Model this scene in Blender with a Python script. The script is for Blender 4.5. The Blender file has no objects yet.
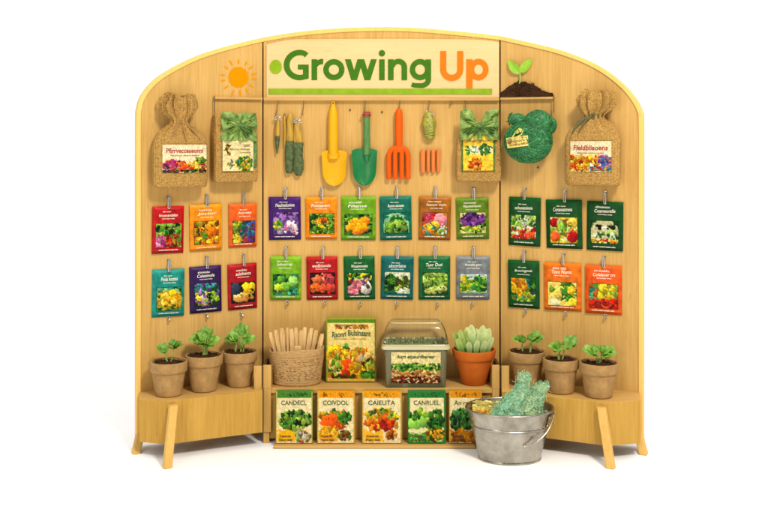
import bpy, math, random
import numpy as np
from mathutils import Vector, Matrix, noise

# ---------------------------------------------------------------- units
# lengths are written in "grid units" of 2.4 mm; x right, y away from the viewer, z up
S = 0.0024
D = 1000.0          # camera distance to the middle panel
H = 291.0           # eye height above the table
PX, PY = 384.0, 140.0
sc = bpy.context.scene
col = sc.collection
rnd = random.Random(7)
rng = np.random.default_rng(11)
TL, TR = math.atan(0.4955), math.atan(0.4603)      # fold angle of the two wings
HL, HR = -121.0, 116.0                             # hinge lines


def un(px, py, z=0.0):
    k = 1 - z / D
    return Vector(((px - PX) * k, -z, H - (py - PY) * k))


def wing_a(side, px):
    t = math.tan(TL if side < 0 else TR)
    k = (PX - px) if side < 0 else (px - PX)
    h = -HL if side < 0 else HR
    return (k - h) / (1 + k * t / D)


def wing_pt(side, a, zup, n=0.0):
    th = TL if side < 0 else TR
    z = a * math.tan(th)
    x = (HL - a) if side < 0 else (HR + a)
    sgn = 1 if side < 0 else -1
    return Vector((x + sgn * n * math.sin(th), -z - n * math.cos(th), zup))


def wp(side, px, py, n=0.0):
    """a point of a wing's face (side -1, +1) or of the middle panel (0)"""
    if side == 0:
        p = un(px, py, 0.0)
        return Vector((p.x, -n, p.z))
    a = wing_a(side, px)
    z = a * math.tan(TL if side < 0 else TR)
    return wing_pt(side, a, H - (py - PY) * (1 - z / D), n)


def rot_of(side):
    return 0.0 if side == 0 else (TL if side < 0 else -TR)


# ---------------------------------------------------------------- materials
def lin(c):
    return tuple((x / 12.92 if x <= 0.04045 else ((x + 0.055) / 1.055) ** 2.4) for x in c)


def h8(r, g, b):
    return lin((r / 255, g / 255, b / 255))


MATS = {}


def mat(name, color=(.5, .5, .5), rough=.6, metal=0.0, spec=.5, var=0.0, vscale=60, stretch=(1, 1, 1),
        bump=0.0, bscale=300, bstretch=(1, 1, 1), vcol=False, c2=None, sheen=0.0, sss=0.0, detail=4, coat=0.0):
    m = bpy.data.materials.new(name)
    m.use_nodes = True
    nt = m.node_tree
    N, L = nt.nodes, nt.links
    b = N['Principled BSDF']
    b.inputs['Base Color'].default_value = (*color, 1)
    b.inputs['Roughness'].default_value = rough
    b.inputs['Metallic'].default_value = metal
    b.inputs['Specular IOR Level'].default_value = spec
    b.inputs['Coat Weight'].default_value = coat
    b.inputs['Coat Roughness'].default_value = .25
    if sheen:
        b.inputs['Sheen Weight'].default_value = sheen
    if sss:
        b.inputs['Subsurface Weight'].default_value = sss
        b.inputs['Subsurface Radius'].default_value = (.004, .006, .002)
    tc = N.new('ShaderNodeTexCoord')

    def nz(scale, st, det):
        mp = N.new('ShaderNodeMapping')
        mp.inputs['Scale'].default_value = st
        L.new(tc.outputs['Object'], mp.inputs['Vector'])
        n = N.new('ShaderNodeTexNoise')
        n.inputs['Scale'].default_value = scale
        n.inputs['Detail'].default_value = det
        n.inputs['Roughness'].default_value = .62
        L.new(mp.outputs[0], n.inputs['Vector'])
        return n
    src = None
    if vcol:
        a = N.new('ShaderNodeAttribute')
        a.attribute_name = 'Col'
        src = a.outputs['Color']
        L.new(src, b.inputs['Base Color'])
    if var or c2:
        n = nz(vscale, stretch, detail)
        r = N.new('ShaderNodeValToRGB')
        r.color_ramp.elements[0].position = .3
        r.color_ramp.elements[1].position = .7
        if c2:
            ca, cb = c2, color
        else:
            ca = tuple(x * (1 - var) for x in color)
            cb = tuple(min(1, x * (1 + var)) for x in color)
        if vcol:
            ca, cb = (1 - var,) * 3, (1 + var,) * 3
        r.color_ramp.elements[0].color = (*ca, 1)
        r.color_ramp.elements[1].color = (*cb, 1)
        L.new(n.outputs['Fac'], r.inputs['Fac'])
        if src is not None:
            mx = N.new('ShaderNodeMix')
            mx.data_type = 'RGBA'
            mx.blend_type = 'MULTIPLY'
            mx.inputs[0].default_value = 1
            L.new(src, mx.inputs[6])
            L.new(r.outputs[0], mx.inputs[7])
            L.new(mx.outputs[2], b.inputs['Base Color'])
        else:
            L.new(r.outputs[0], b.inputs['Base Color'])
    if bump:
        n = nz(bscale, bstretch, 3)
        bp = N.new('ShaderNodeBump')
        bp.inputs['Strength'].default_value = bump
        bp.inputs['Distance'].default_value = .001
        L.new(n.outputs['Fac'], bp.inputs['Height'])
        L.new(bp.outputs[0], b.inputs['Normal'])
    MATS[name] = m
    return m


def wood(name, ca, cb, along='z', rough=.5):
    m = bpy.data.materials.new(name)
    m.use_nodes = True
    nt = m.node_tree
    N, L = nt.nodes, nt.links
    b = N['Principled BSDF']
    b.inputs['Roughness'].default_value = rough
    b.inputs['Specular IOR Level'].default_value = .12
    tc = N.new('ShaderNodeTexCoord')

    def nz(st, det, scale=1.0, dist=0.0):
        mp = N.new('ShaderNodeMapping')
        mp.inputs['Scale'].default_value = st
        L.new(tc.outputs['Object'], mp.inputs['Vector'])
        n = N.new('ShaderNodeTexNoise')
        n.inputs['Scale'].default_value = scale
        n.inputs['Detail'].default_value = det
        n.inputs['Distortion'].default_value = dist
        L.new(mp.outputs[0], n.inputs['Vector'])
        return n
    f, s = 260, 9
    st = {'z': (f, f, s), 'x': (s, f, f)}[along]
    st2 = {'z': (26, 26, 3.2), 'x': (3.2, 26, 26)}[along]
    fine, broad, blot = nz(st, 5), nz(st2, 3, 1, .6), nz((5, 5, 4), 4)
    ma = N.new('ShaderNodeMath'); ma.operation = 'MULTIPLY_ADD'
    ma.inputs[1].default_value = .38
    L.new(fine.outputs['Fac'], ma.inputs[0])
    m2 = N.new('ShaderNodeMath'); m2.operation = 'MULTIPLY_ADD'
    m2.inputs[1].default_value = .30
    L.new(broad.outputs['Fac'], m2.inputs[0])
    m3 = N.new('ShaderNodeMath'); m3.operation = 'MULTIPLY'
    m3.inputs[1].default_value = .25
    L.new(blot.outputs['Fac'], m3.inputs[0])
    L.new(m3.outputs[0], m2.inputs[2])
    L.new(m2.outputs[0], ma.inputs[2])
    r = N.new('ShaderNodeValToRGB')
    r.color_ramp.elements[0].position = .30
    r.color_ramp.elements[1].position = .56
    r.color_ramp.elements[0].color = (*ca, 1)
    r.color_ramp.elements[1].color = (*cb, 1)
    L.new(ma.outputs[0], r.inputs['Fac'])
    # short darker pores
    pm = nz({'z': (420, 420, 34), 'x': (34, 420, 420)}[along], 2)
    pr = N.new('ShaderNodeValToRGB')
    pr.color_ramp.elements[0].position = .22
    pr.color_ramp.elements[1].position = .36
    pr.color_ramp.elements[0].color = (.80, .74, .66, 1)
    pr.color_ramp.elements[1].color = (1, 1, 1, 1)
    L.new(pm.outputs['Fac'], pr.inputs['Fac'])
    mx = N.new('ShaderNodeMix'); mx.data_type = 'RGBA'; mx.blend_type = 'MULTIPLY'
    mx.inputs[0].default_value = 1
    L.new(r.outputs[0], mx.inputs[6]); L.new(pr.outputs[0], mx.inputs[7])
    L.new(mx.outputs[2], b.inputs['Base Color'])
    bp = N.new('ShaderNodeBump')
    bp.inputs['Strength'].default_value = .12
    bp.inputs['Distance'].default_value = .001
    L.new(fine.outputs['Fac'], bp.inputs['Height'])
    L.new(bp.outputs[0], b.inputs['Normal'])
    MATS[name] = m
    return m


WOOD = wood('birch_plywood', (.425, .238, .054), (.580, .354, .110))
BENCH = wood('golden_bench_wood', (.375, .203, .030), (.525, .308, .062))
WOODX = wood('birch_board', (.425, .240, .058), (.57, .350, .112), 'x')
LEGW = wood('pale_leg_wood', (.56, .32, .07), (.69, .43, .125))
EDGE = wood('pale_edge_band', (.74, .45, .105), (.80, .51, .15))
SIGN = wood('cream_sign_wood', (.64, .425, .185), (.71, .49, .235), 'x')
DARKW = mat('dark_gap_wood', h8(74, 48, 22), .8, var=.2)
GREEN_PAINT = mat('green_sign_paint', (.040, .140, .006), .6, spec=.1, var=.10, vscale=90)
LIME_PAINT = mat('lime_sign_paint', (.21, .35, .010), .6, spec=.1, var=.12, vscale=60)
ORANGE_PAINT = mat('orange_sign_paint', (.88, .155, .004), .6, spec=.1, var=.05)
SUN_PAINT = mat('sun_paint', (.70, .232, .0008), .7, spec=.02, var=.04, vscale=150)
PRINT = mat('printed_paper', vcol=True, rough=.6, spec=.10, var=.05, vscale=500)
FOIL = mat('packet_paper', vcol=True, rough=.42, spec=.16, var=.06, vscale=130, bump=.22, bscale=160)
INK_W = mat('pale_ink', (.86, .82, .66), .5)
INK_RED = mat('red_ink', h8(150, 26, 30), .5)
INK_GRN = mat('dark_green_ink', h8(40, 74, 36), .5)
INK_BRN = mat('brown_ink', h8(110, 80, 40), .5)
STEEL = mat('hook_steel', (.50, .46, .39), .30, 1.0, var=.2, vscale=400)
RUST = mat('dark_wire', (.16, .11, .06), .5, .6, var=.3, vscale=300)
STRING = mat('hemp_string', h8(150, 112, 60), .9, var=.25, vscale=500)
SOIL = mat('potting_soil', (.042, .017, .006), .95, spec=.2, var=.6, vscale=400, bump=1, bscale=500)
FIBRE = mat('fibre_pot', (.45, .275, .105), .9, spec=.06, c2=(.28, .160, .058), vscale=48, detail=8, bump=.8, bscale=420)
TUB = mat('coarse_fibre', (.48, .30, .125), .95, spec=.1, c2=(.37, .215, .08), vscale=150, stretch=(.7, .7, 1.4), bump=.9, bscale=330, bstretch=(.6, .6, 1.6))
TERRA = mat('terracotta', (.52, .125, .014), .8, spec=.12, c2=(.42, .090, .010), vscale=30, bump=.15, bscale=300)
LEAF = mat('seedling_leaf', (.17, .34, .030), .45, c2=(.055, .165, .014), vscale=120, sss=.15, bump=.3, bscale=300)
LEAF_Y = mat('bright_leaf', (.23, .42, .045), .45, c2=(.10, .26, .02), vscale=120, sss=.15)
SPROUT = mat('sprout_leaf', (.30, .52, .020), .45, c2=(.17, .38, .012), vscale=90)
STEMM = mat('seedling_stem', (.26, .38, .07), .5, var=.2)
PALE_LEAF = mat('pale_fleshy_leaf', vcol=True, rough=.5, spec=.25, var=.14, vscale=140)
YEL_PLASTIC = mat('yellow_plastic', (.66, .335, .002), .42, coat=.0, spec=.25, var=.06, vscale=30, bump=.08, bscale=120)
GRN_PLASTIC = mat('green_plastic', (.003, .150, .034), .36, coat=.1, spec=.35, var=.15, vscale=30, bump=.08, bscale=120)
ORG_PLASTIC = mat('orange_plastic', (.70, .088, .001), .45, coat=.0, spec=.15, var=.06, vscale=30, bump=.08, bscale=120)
GRN_HANDLE = mat('worn_green_handle', (.09, .26, .06), .5, c2=(.04, .14, .03), vscale=90, stretch=(1, 1, .3), bump=.3)
ORG_STICK = mat('orange_stick', (.72, .19, .02), .55, c2=(.52, .11, .01), vscale=120, stretch=(1, 1, .2))
YEL_GRIP = mat('mustard_grip', (.60, .32, .020), .55, c2=(.20, .135, .02), vscale=150, stretch=(1, 1, .2))
MOTTLE = mat('mottled_green_sleeve', (.115, .14, .035), .8, c2=(.012, .042, .014), vscale=160, bump=.9, bscale=260)
STAKE = mat('pale_stake_wood', (.74, .50, .21), .7, c2=(.46, .27, .09), vscale=130, stretch=(1, 1, .15), bump=.3)
TWINE = mat('green_twine', (.012, .175, .040), .45, c2=(.003, .060, .015), vscale=210)
TWINE_L = mat('light_green_twine', (.07, .33, .10), .5, c2=(.012, .15, .045), vscale=210)
NETGRN = mat('pale_green_netting', (.34, .60, .38), .5, c2=(.03, .24, .13), vscale=150)
NETPALE = mat('frosted_netting', (.60, .70, .40), .55, c2=(.24, .42, .17), vscale=150)
FABRIC_G = mat('green_wrap_fabric', (.13, .25, .04), .6, c2=(.018, .075, .012), vscale=95, bump=.4, bscale=300)
FABRIC_L = mat('light_green_wrap', (.33, .45, .105), .6, c2=(.035, .135, .014), vscale=85, bump=.4, bscale=300)
TRAYFILL = mat('tray_greens', (.30, .34, .13), .8, c2=(.13, .17, .06), vscale=170, bump=.8)


def burlap():
    m = mat('burlap', (.66, .395, .118), .95, spec=.04, c2=(.33, .172, .040), vscale=240, detail=6)
    nt = m.node_tree; N, L = nt.nodes, nt.links
    tc = N.new('ShaderNodeTexCoord')
    w1 = N.new('ShaderNodeTexWave'); w2 = N.new('ShaderNodeTexWave')
    for w, d in ((w1, 'X'), (w2, 'Z')):
        w.bands_direction = d
        w.inputs['Scale'].default_value = 105
        w.inputs['Distortion'].default_value = 3.0
        w.inputs['Detail'].default_value = 2
        w.inputs['Detail Scale'].default_value = 2
        L.new(tc.outputs['Object'], w.inputs['Vector'])
    mx = N.new('ShaderNodeMath'); mx.operation = 'MAXIMUM'
    L.new(w1.outputs['Fac'], mx.inputs[0]); L.new(w2.outputs['Fac'], mx.inputs[1])
    bp = N.new('ShaderNodeBump'); bp.inputs['Strength'].default_value = 1.0; bp.inputs['Distance'].default_value = .0018
    L.new(mx.outputs[0], bp.inputs['Height'])
    L.new(bp.outputs[0], N['Principled BSDF'].inputs['Normal'])
    return m


BURLAP = burlap()


def galvanized():
    m = mat('galvanized_steel', (.48, .455, .39), .40, .95, c2=(.24, .222, .18), vscale=26, detail=6)
    nt = m.node_tree; N, L = nt.nodes, nt.links
    tc = N.new('ShaderNodeTexCoord')
    v = N.new('ShaderNodeTexVoronoi'); v.inputs['Scale'].default_value = 120
    L.new(tc.outputs['Object'], v.inputs['Vector'])
    mr = N.new('ShaderNodeMapRange')
    mr.inputs['To Min'].default_value = .20; mr.inputs['To Max'].default_value = .42
    L.new(v.outputs['Color'], mr.inputs['Value'])
    L.new(mr.outputs[0], N['Principled BSDF'].inputs['Roughness'])
    n = N.new('ShaderNodeTexNoise'); n.inputs['Scale'].default_value = 45; n.inputs['Detail'].default_value = 4
    L.new(tc.outputs['Object'], n.inputs['Vector'])
    bp = N.new('ShaderNodeBump'); bp.inputs['Strength'].default_value = .25; bp.inputs['Distance'].default_value = .002
    L.new(n.outputs['Fac'], bp.inputs['Height'])
    L.new(bp.outputs[0], N['Principled BSDF'].inputs['Normal'])
    return m


GALV = galvanized()


def clear(name, tint, clearness, rough=.12, base=(.5, .55, .4), blend=.28):
    m = bpy.data.materials.new(name); m.use_nodes = True
    nt = m.node_tree; N, L = nt.nodes, nt.links
    out = N['Material Output']; b = N['Principled BSDF']
    b.inputs['Base Color'].default_value = (*base, 1); b.inputs['Roughness'].default_value = rough
    t = N.new('ShaderNodeBsdfTransparent'); t.inputs[0].default_value = (*tint, 1)
    g = N.new('ShaderNodeBsdfGlossy'); g.inputs['Roughness'].default_value = rough
    lw = N.new('ShaderNodeLayerWeight'); lw.inputs['Blend'].default_value = blend
    a = N.new('ShaderNodeMixShader'); a.inputs[0].default_value = clearness
    L.new(b.outputs[0], a.inputs[1]); L.new(t.outputs[0], a.inputs[2])
    x = N.new('ShaderNodeMixShader')
    L.new(lw.outputs['Fresnel'], x.inputs[0]); L.new(a.outputs[0], x.inputs[1]); L.new(g.outputs[0], x.inputs[2])
    n = N.new('ShaderNodeTexNoise'); n.inputs['Scale'].default_value = 40
    tc = N.new('ShaderNodeTexCoord'); L.new(tc.outputs['Object'], n.inputs['Vector'])
    bp = N.new('ShaderNodeBump'); bp.inputs['Strength'].default_value = .2; bp.inputs['Distance'].default_value = .002
    L.new(n.outputs['Fac'], bp.inputs['Height']); L.new(bp.outputs[0], g.inputs['Normal'])
    L.new(x.outputs[0], out.inputs['Surface'])
    return m


LID_CLEAR = clear('clear_lid_plastic', (.985, .99, .95), .96, .10, blend=.18)
TRAY_CLEAR = clear('smoky_tray_plastic', (.62, .64, .48), .50, .2, (.24, .225, .10))
RIM_CLEAR = clear('frosted_rim_plastic', (.9, .92, .75), .30, .25, (.70, .64, .36))
NETBAG = clear('thin_net_plastic', (.85, .85, .4), .35, .25, (.42, .42, .06))


# ---------------------------------------------------------------- mesh builder
class M:
    def __init__(self):
        self.v, self.f, self.mi, self.c = [], [], [], {}

    def add(self, vs, fs, mi=0, cols=None):
        o = len(self.v)
        self.v += [Vector(p) for p in vs]
        for f in fs:
            self.f.append([i + o for i in f]); self.mi.append(mi)
        if cols is not None:
            for i, c in enumerate(cols):
                self.c[o + i] = c
        return o

    def box(self, c, s, mi=0, mtx=None, bev=0.0):
        x, y, z = (q / 2 for q in s)
        if bev <= 0:
            vs = [Vector((a * x, b * y, d * z)) for a in (-1, 1) for b in (-1, 1) for d in (-1, 1)]
            fs = [(0, 1, 3, 2), (4, 6, 7, 5), (0, 4, 5, 1), (2, 3, 7, 6), (0, 2, 6, 4), (1, 5, 7, 3)]
        else:
            vs, fs = bevbox(x, y, z, bev)
        vs = [(mtx @ p if mtx else p) + Vector(c) for p in vs]
        self.add(vs, fs, mi)

    def prism(self, pts, off, mi=0):
        """closed outline pts (3-D) pushed by the vector off"""
        n = len(pts); off = Vector(off)
        vs = [Vector(p) for p in pts] + [Vector(p) + off for p in pts]
        fs = [list(range(n))[::-1], list(range(n, 2 * n))]
        fs += [(i, (i + 1) % n, n + (i + 1) % n, n + i) for i in range(n)]
        self.add(vs, fs, mi)

    def loft(self, rings, mi=0, cap0=True, cap1=True, closed=True):
        n = len(rings[0]); vs = [p for r in rings for p in r]; fs = []
        for j in range(len(rings) - 1):
            for i in range(n if closed else n - 1):
                a, b = j * n + i, j * n + (i + 1) % n
                fs.append((a, b, b + n, a + n))
        if cap0: fs.append(list(range(n))[::-1])
        if cap1: fs.append([len(vs) - n + i for i in range(n)])
        return self.add(vs, fs, mi)

    def tube(self, path, r, n=6, mi=0, cap=True, closed=False):
        path = [Vector(p) for p in path]; rings = []
        up = Vector((0, 0, 1)); k = len(path)
        for i, p in enumerate(path):
            if closed: t = path[(i + 1) % k] - path[i - 1]
            else: t = path[min(i + 1, k - 1)] - path[max(i - 1, 0)]
            t = t.normalized() if t.length > 1e-9 else Vector((0, 0, 1))
            if i == 0:
                u = t.cross(up)
                if u.length < .1: u = t.cross(Vector((0, 1, 0)))
            else:
                u = u - t * u.dot(t)
                if u.length < 1e-6: u = t.cross(Vector((0, 1, 0)))
            u.normalize(); w = t.cross(u)
            rr = r[i] if isinstance(r, (list, tuple)) else r
            rings.append([p + (u * math.cos(2 * math.pi * q / n) + w * math.sin(2 * math.pi * q / n)) * rr for q in range(n)])
        if closed:
            rings.append(rings[0]); cap = False
        self.loft(rings, mi, cap, cap)

    def lathe(self, prof, n=40, c=(0, 0, 0), mi=0, ry=1.0, cap0=True, cap1=True, wob=0.0):
        rings = []
        for r, z in prof:
            ring = []
            for i in range(n):
                a = 2 * math.pi * i / n
                w = 1 + wob * noise.noise(Vector((math.cos(a) * 1.3 + c[0], math.sin(a) * 1.3 + c[1], z * .05)))
                ring.append(Vector((c[0] + r * w * math.cos(a), c[1] + r * w * ry * math.sin(a), c[2] + z)))
            rings.append(ring)
        self.loft(rings, mi, cap0, cap1)

    def grid(self, nx, ny, fn, mi=0, cv=None):
        vs, fs, cs = [], [], []
        for j in range(ny + 1):
            for i in range(nx + 1):
                vs.append(fn(i / nx, j / ny))
                if cv is not None: cs.append(cv.at(i / nx, j / ny))
        for j in range(ny):
            for i in range(nx):
                a = j * (nx + 1) + i
                fs.append((a, a + nx + 1, a + nx + 2, a + 1))
        self.add(vs, fs, mi, cs if cv is not None else None)

    def ico(self, c, r, mi=0, sub=1, sq=(1, 1, 1), jit=0.0):
        vs, fs = ICO[sub]
        sd = rnd.random() * 50
        out = []
        for p in vs:
            k = 1 + jit * noise.noise(p * 1.7 + Vector((sd, 0, 0)))
            out.append(Vector((p.x * sq[0], p.y * sq[1], p.z * sq[2])) * r * k + Vector(c))
        self.add(out, fs, mi)

    def build(self, name, mats, parent=None, loc=None, rot=None, sharp=35, smooth=True):
        me = bpy.data.meshes.new(name)
        me.from_pydata([p * S for p in self.v], [], self.f)
        for m in (mats if isinstance(mats, (list, tuple)) else [mats]):
            me.materials.append(m)
        me.polygons.foreach_set('material_index', self.mi)
        if smooth:
            me.polygons.foreach_set('use_smooth', [True] * len(self.f))
            me.set_sharp_from_angle(angle=math.radians(sharp))
        if self.c:
            at = me.color_attributes.new('Col', 'FLOAT_COLOR', 'POINT')
            arr = np.ones((len(self.v), 4), np.float32)
            for i, c in self.c.items(): arr[i, :3] = c
            at.data.foreach_set('color', arr.ravel())
        me.update()
        o = bpy.data.objects.new(name, me)
        col.objects.link(o)
        if parent: o.parent = parent
        if loc is not None: o.location = Vector(loc) * S
        if rot is not None: o.rotation_euler = rot
        return o


def bevbox(x, y, z, b):
    vs, idx = [], {}
    for a in (-1, 1):
        for bb in (-1, 1):
            for d in (-1, 1):
                for k in range(3):
                    p = [a * x, bb * y, d * z]
                    for q in range(3):
                        if q != k: p[q] -= (a, bb, d)[q] * b
                    idx[(a, bb, d, k)] = len(vs); vs.append(Vector(p))
    fs = []
    for k in range(3):
        o = [q for q in range(3) if q != k]
        for s in (-1, 1):
            f = []
            for (u, w) in ((-1, -1), (1, -1), (1, 1), (-1, 1)):
                key = [0, 0, 0]; key[k] = s; key[o[0]] = u; key[o[1]] = w
                f.append(idx[(*key, k)])
            fs.append(f)
    for k in range(3):                      # edges along axis k
        o = [q for q in range(3) if q != k]
        for u in (-1, 1):
            for w in (-1, 1):
                k0, k1 = [0, 0, 0], [0, 0, 0]
                k0[o[0]] = k1[o[0]] = u; k0[o[1]] = k1[o[1]] = w
                k0[k], k1[k] = -1, 1
                fs.append((idx[(*k0, o[0])], idx[(*k1, o[0])], idx[(*k1, o[1])], idx[(*k0, o[1])]))
    for a in (-1, 1):
        for bb in (-1, 1):
            for d in (-1, 1):
                fs.append([idx[(a, bb, d, k)] for k in range(3)])
    # consistent outward winding
    out = []
    for f in fs:
        c = sum((vs[i] for i in f), Vector()) / len(f)
        nrm = (vs[f[1]] - vs[f[0]]).cross(vs[f[2]] - vs[f[0]])
        out.append(f if nrm.dot(c) > 0 else f[::-1])
    return vs, out


def _ico():
    t = (1 + 5 ** .5) / 2
    vs = [Vector(p).normalized() for p in [(-1, t, 0), (1, t, 0), (-1, -t, 0), (1, -t, 0), (0, -1, t), (0, 1, t), (0, -1, -t), (0, 1, -t), (t, 0, -1), (t, 0, 1), (-t, 0, -1), (-t, 0, 1)]]
    fs = [(0, 11, 5), (0, 5, 1), (0, 1, 7), (0, 7, 10), (0, 10, 11), (1, 5, 9), (5, 11, 4), (11, 10, 2), (10, 7, 6), (7, 1, 8), (3, 9, 4), (3, 4, 2), (3, 2, 6), (3, 6, 8), (3, 8, 9), (4, 9, 5), (2, 4, 11), (6, 2, 10), (8, 6, 7), (9, 8, 1)]
    res = [(vs, fs)]
    for _ in range(4):
        vs = list(vs); nf = []; cache = {}

        def mid(a, b):
            k = (min(a, b), max(a, b))
            if k not in cache:
                cache[k] = len(vs); vs.append(((vs[a] + vs[b]) / 2).normalized())
            return cache[k]
        for a, b, c in fs:
            x, y, z = mid(a, b), mid(b, c), mid(c, a)
            nf += [(a, x, z), (b, y, x), (c, z, y), (x, y, z)]
        fs = nf
        res.append((vs, fs))
    return res


ICO = _ico()


def thing(name, label, cat, loc, rotz=0.0, group=None, tilt=0.0, roll=0.0):
    o = bpy.data.objects.new(name, None)
    o.empty_display_size = .02
    col.objects.link(o)
    o.location = Vector(loc) * S
    o.rotation_euler = (tilt, roll, rotz)
    o['label'] = label; o['category'] = cat
    if group: o['group'] = group
    return o


TXT = {}


def text(m, s, fn, w, h, mi=0, shear=0.0, bold=.012):
    """letters fitted in a box w x h, mapped by fn(x, z) with x in -w/2..w/2, z in 0..h"""
    key = (s, shear, bold)
    if key not in TXT:
        c = bpy.data.curves.new('lettering', 'FONT')
        c.body = s; c.size = 1; c.shear = shear; c.offset = bold; c.resolution_u = 3
        o = bpy.data.objects.new('lettering', c)
        me = bpy.data.meshes.new_from_object(o)
        vs = [v.co.copy() for v in me.vertices]; fs = [list(p.vertices) for p in me.polygons]
        bpy.data.objects.remove(o); bpy.data.curves.remove(c); bpy.data.meshes.remove(me)
        TXT[key] = (vs, fs)
    vs, fs = TXT[key]
    x0, x1 = min(v.x for v in vs), max(v.x for v in vs)
    z0, z1 = min(v.y for v in vs), max(v.y for v in vs)
    m.add([fn(((v.x - x0) / (x1 - x0) - .5) * w, (v.y - z0) / (z1 - z0) * h) for v in vs], fs, mi)


# ---------------------------------------------------------------- prints
class Cv:
    """a small painted picture: colours per grid point of a printed sheet"""
    def __init__(s, w, h, bg):
        s.w, s.h = w, h
        s.a = np.ones((h, w, 3)) * np.array(bg)
        s.U, s.V = np.meshgrid((np.arange(w) + .5) / w, (np.arange(h) + .5) / h)

    def nz(s, k=2):
        n = rng.normal(size=(s.h, s.w))
        for _ in range(k):
            n = (n + np.roll(n, 1, 0) + np.roll(n, -1, 0) + np.roll(n, 1, 1) + np.roll(n, -1, 1)) / 5
        return n / n.std()

    def rect(s, x0, y0, x1, y1, c, n=0.0):
        N = s.nz() * n
        k = (s.U + N > x0) & (s.U + N < x1) & (s.V + N > y0) & (s.V + N < y1)
        s.a[k] = np.array(c); return s

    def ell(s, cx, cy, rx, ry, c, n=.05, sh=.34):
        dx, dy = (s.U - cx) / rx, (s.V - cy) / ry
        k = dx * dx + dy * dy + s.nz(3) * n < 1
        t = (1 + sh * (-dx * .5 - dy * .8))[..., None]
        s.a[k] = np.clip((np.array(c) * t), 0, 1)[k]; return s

    def dabs(s, x0, y0, x1, y1, pal, n, r=.05, oval=True, asp=1.0):
        r *= .9
        for _ in range(int(n * 1.25)):
            u, v = rng.random(2) * 2 - 1
            if oval and u * u + v * v > 1: continue
            c = np.array(pal[rng.integers(len(pal))]) * (.68 + .45 * rng.random())
            s.ell((x0 + x1) / 2 + u * (x1 - x0) / 2, (y0 + y1) / 2 + v * (y1 - y0) / 2, r * (.5 + rng.random()), r * asp * (.5 + rng.random()), np.clip(c, 0, 1), .13, .25)
        return s

    def grain(s, a=.03):
        if a > .035:                         # no brushing near the sheet's edge                         # the printed paintings are loosely brushed
            A = 1.5 * np.clip(np.minimum(np.minimum(s.U, 1 - s.U), np.minimum(s.V, 1 - s.V)) * 7 - .15, 0, 1) if s.w < 50 else .9 * (s.V > .34) * (s.V < .93) * (s.U > .07) * (s.U < .93)
            jx = np.clip(np.rint(np.arange(s.w)[None, :] + s.nz(7) * A), 0, s.w - 1).astype(int)
            jy = np.clip(np.rint(np.arange(s.h)[:, None] + s.nz(7) * A), 0, s.h - 1).astype(int)
            s.a = s.a[jy, jx]
        s.a = np.clip(s.a * (1 + s.nz(1)[..., None] * a), 0, 1); return s

    def at(s, u, v):
        i = min(s.w - 1, max(0, int(u * s.w))); j = min(s.h - 1, max(0, int(v * s.h)))
        return tuple(.72 * q ** 1.18 for q in lin(tuple(s.a[j, i])))


def C(r, g, b): return (r / 255, g / 255, b / 255)


LG, MG, DG, XG = C(166, 200, 70), C(92, 150, 45), C(35, 95, 35), C(18, 55, 25)
YE, OR, RD, PK, PU, WH, CR, BK, BR, TQ = C(246, 205, 40), C(240, 140, 25), C(200, 45, 30), C(225, 90, 140), C(110, 50, 140), C(245, 240, 225), C(240, 222, 165), C(30, 25, 20), C(120, 70, 25), C(40, 140, 130)


# ================================================================= SETTING
fl = M()
fl.grid(4, 4, lambda u, v: Vector(((u - .5) * 40000, (v - .5) * 40000, 0)))
white = mat('white_studio_floor', (.93, .93, .93), .7, spec=.2, var=.01, vscale=2)
fo = fl.build('floor', white)
fo['kind'] = 'structure'
fo['label'] = 'plain white studio floor under the display'

# ================================================================= DISPLAY BOARD
board = thing('display_board', 'three panel birch plywood garden display with an arched top and pale edge', 'display board', (0, 0, 0))

OUT_L = [(138, 441), (138, 200), (138, 122), (139, 108), (142, 98), (149.5, 87), (161, 76.6), (179, 66), (198, 57), (214, 51.5), (231.5, 46.5), (251, 41.8), (262.3, 39.2)]
OUT_C = [(263.6, 39.0), (290, 34.6), (320, 31.2), (352, 29.2), (384, 28.6), (416, 29.4), (448, 32.0), (475, 34.6), (499.3, 37.4)]
OUT_R = [(500.7, 37.6), (521, 42), (552.5, 49.4), (573, 56), (590, 63), (606.7, 72.7), (623, 86), (634, 99), (640, 111), (641.5, 124), (641.5, 200), (641.5, 442)]


def smooth_line(pts, k=4):
    out = []
    for i in range(len(pts) - 1):
        p0, p1, p2, p3 = pts[max(i - 1, 0)], pts[i], pts[i + 1], pts[min(i + 2, len(pts) - 1)]
        for j in range(k):
            t = j / k
            out.append(tuple(.5 * ((2 * b) + (-a + c) * t + (2 * a - 5 * b + 4 * c - d) * t * t + (-a + 3 * b - 3 * c + d) * t ** 3) for a, b, c, d in zip(p0, p1, p2, p3)))
    out.append(pts[-1])
    return out


def panel(name, side, line, bottom_in, th=6.0):
    """ply sheet whose outer outline is LINE; bottom_in closes it at the hinge"""
    pts = [wp(side, x, y) for x, y in line]
    if side < 0: pts = pts + [wp(side, *bottom_in)]
    elif side > 0: pts = [wp(side, *bottom_in)] + pts
    else: pts = [wp(0, *bottom_in[0])] + pts + [wp(0, *bottom_in[1])]
    nrm = wp(side, 300 if side < 0 else 560, 200, 1) - wp(side, 300 if side < 0 else 560, 200, 0) if side else Vector((0, -1, 0))
    m = M(); m.prism(pts, -nrm * th)
    # outline runs clockwise seen from the front: flip so that faces point outwards
    return m.build(name, WOOD, board), nrm


wl, nL = panel('side_panel', -1, smooth_line(OUT_L), (262.0, 431))
cp, nC = panel('middle_panel', 0, smooth_line(OUT_C), ((263.6, 431), (499.3, 431)))
wr, nR = panel('side_panel', 1, smooth_line(OUT_R), (500.8, 431))

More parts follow.
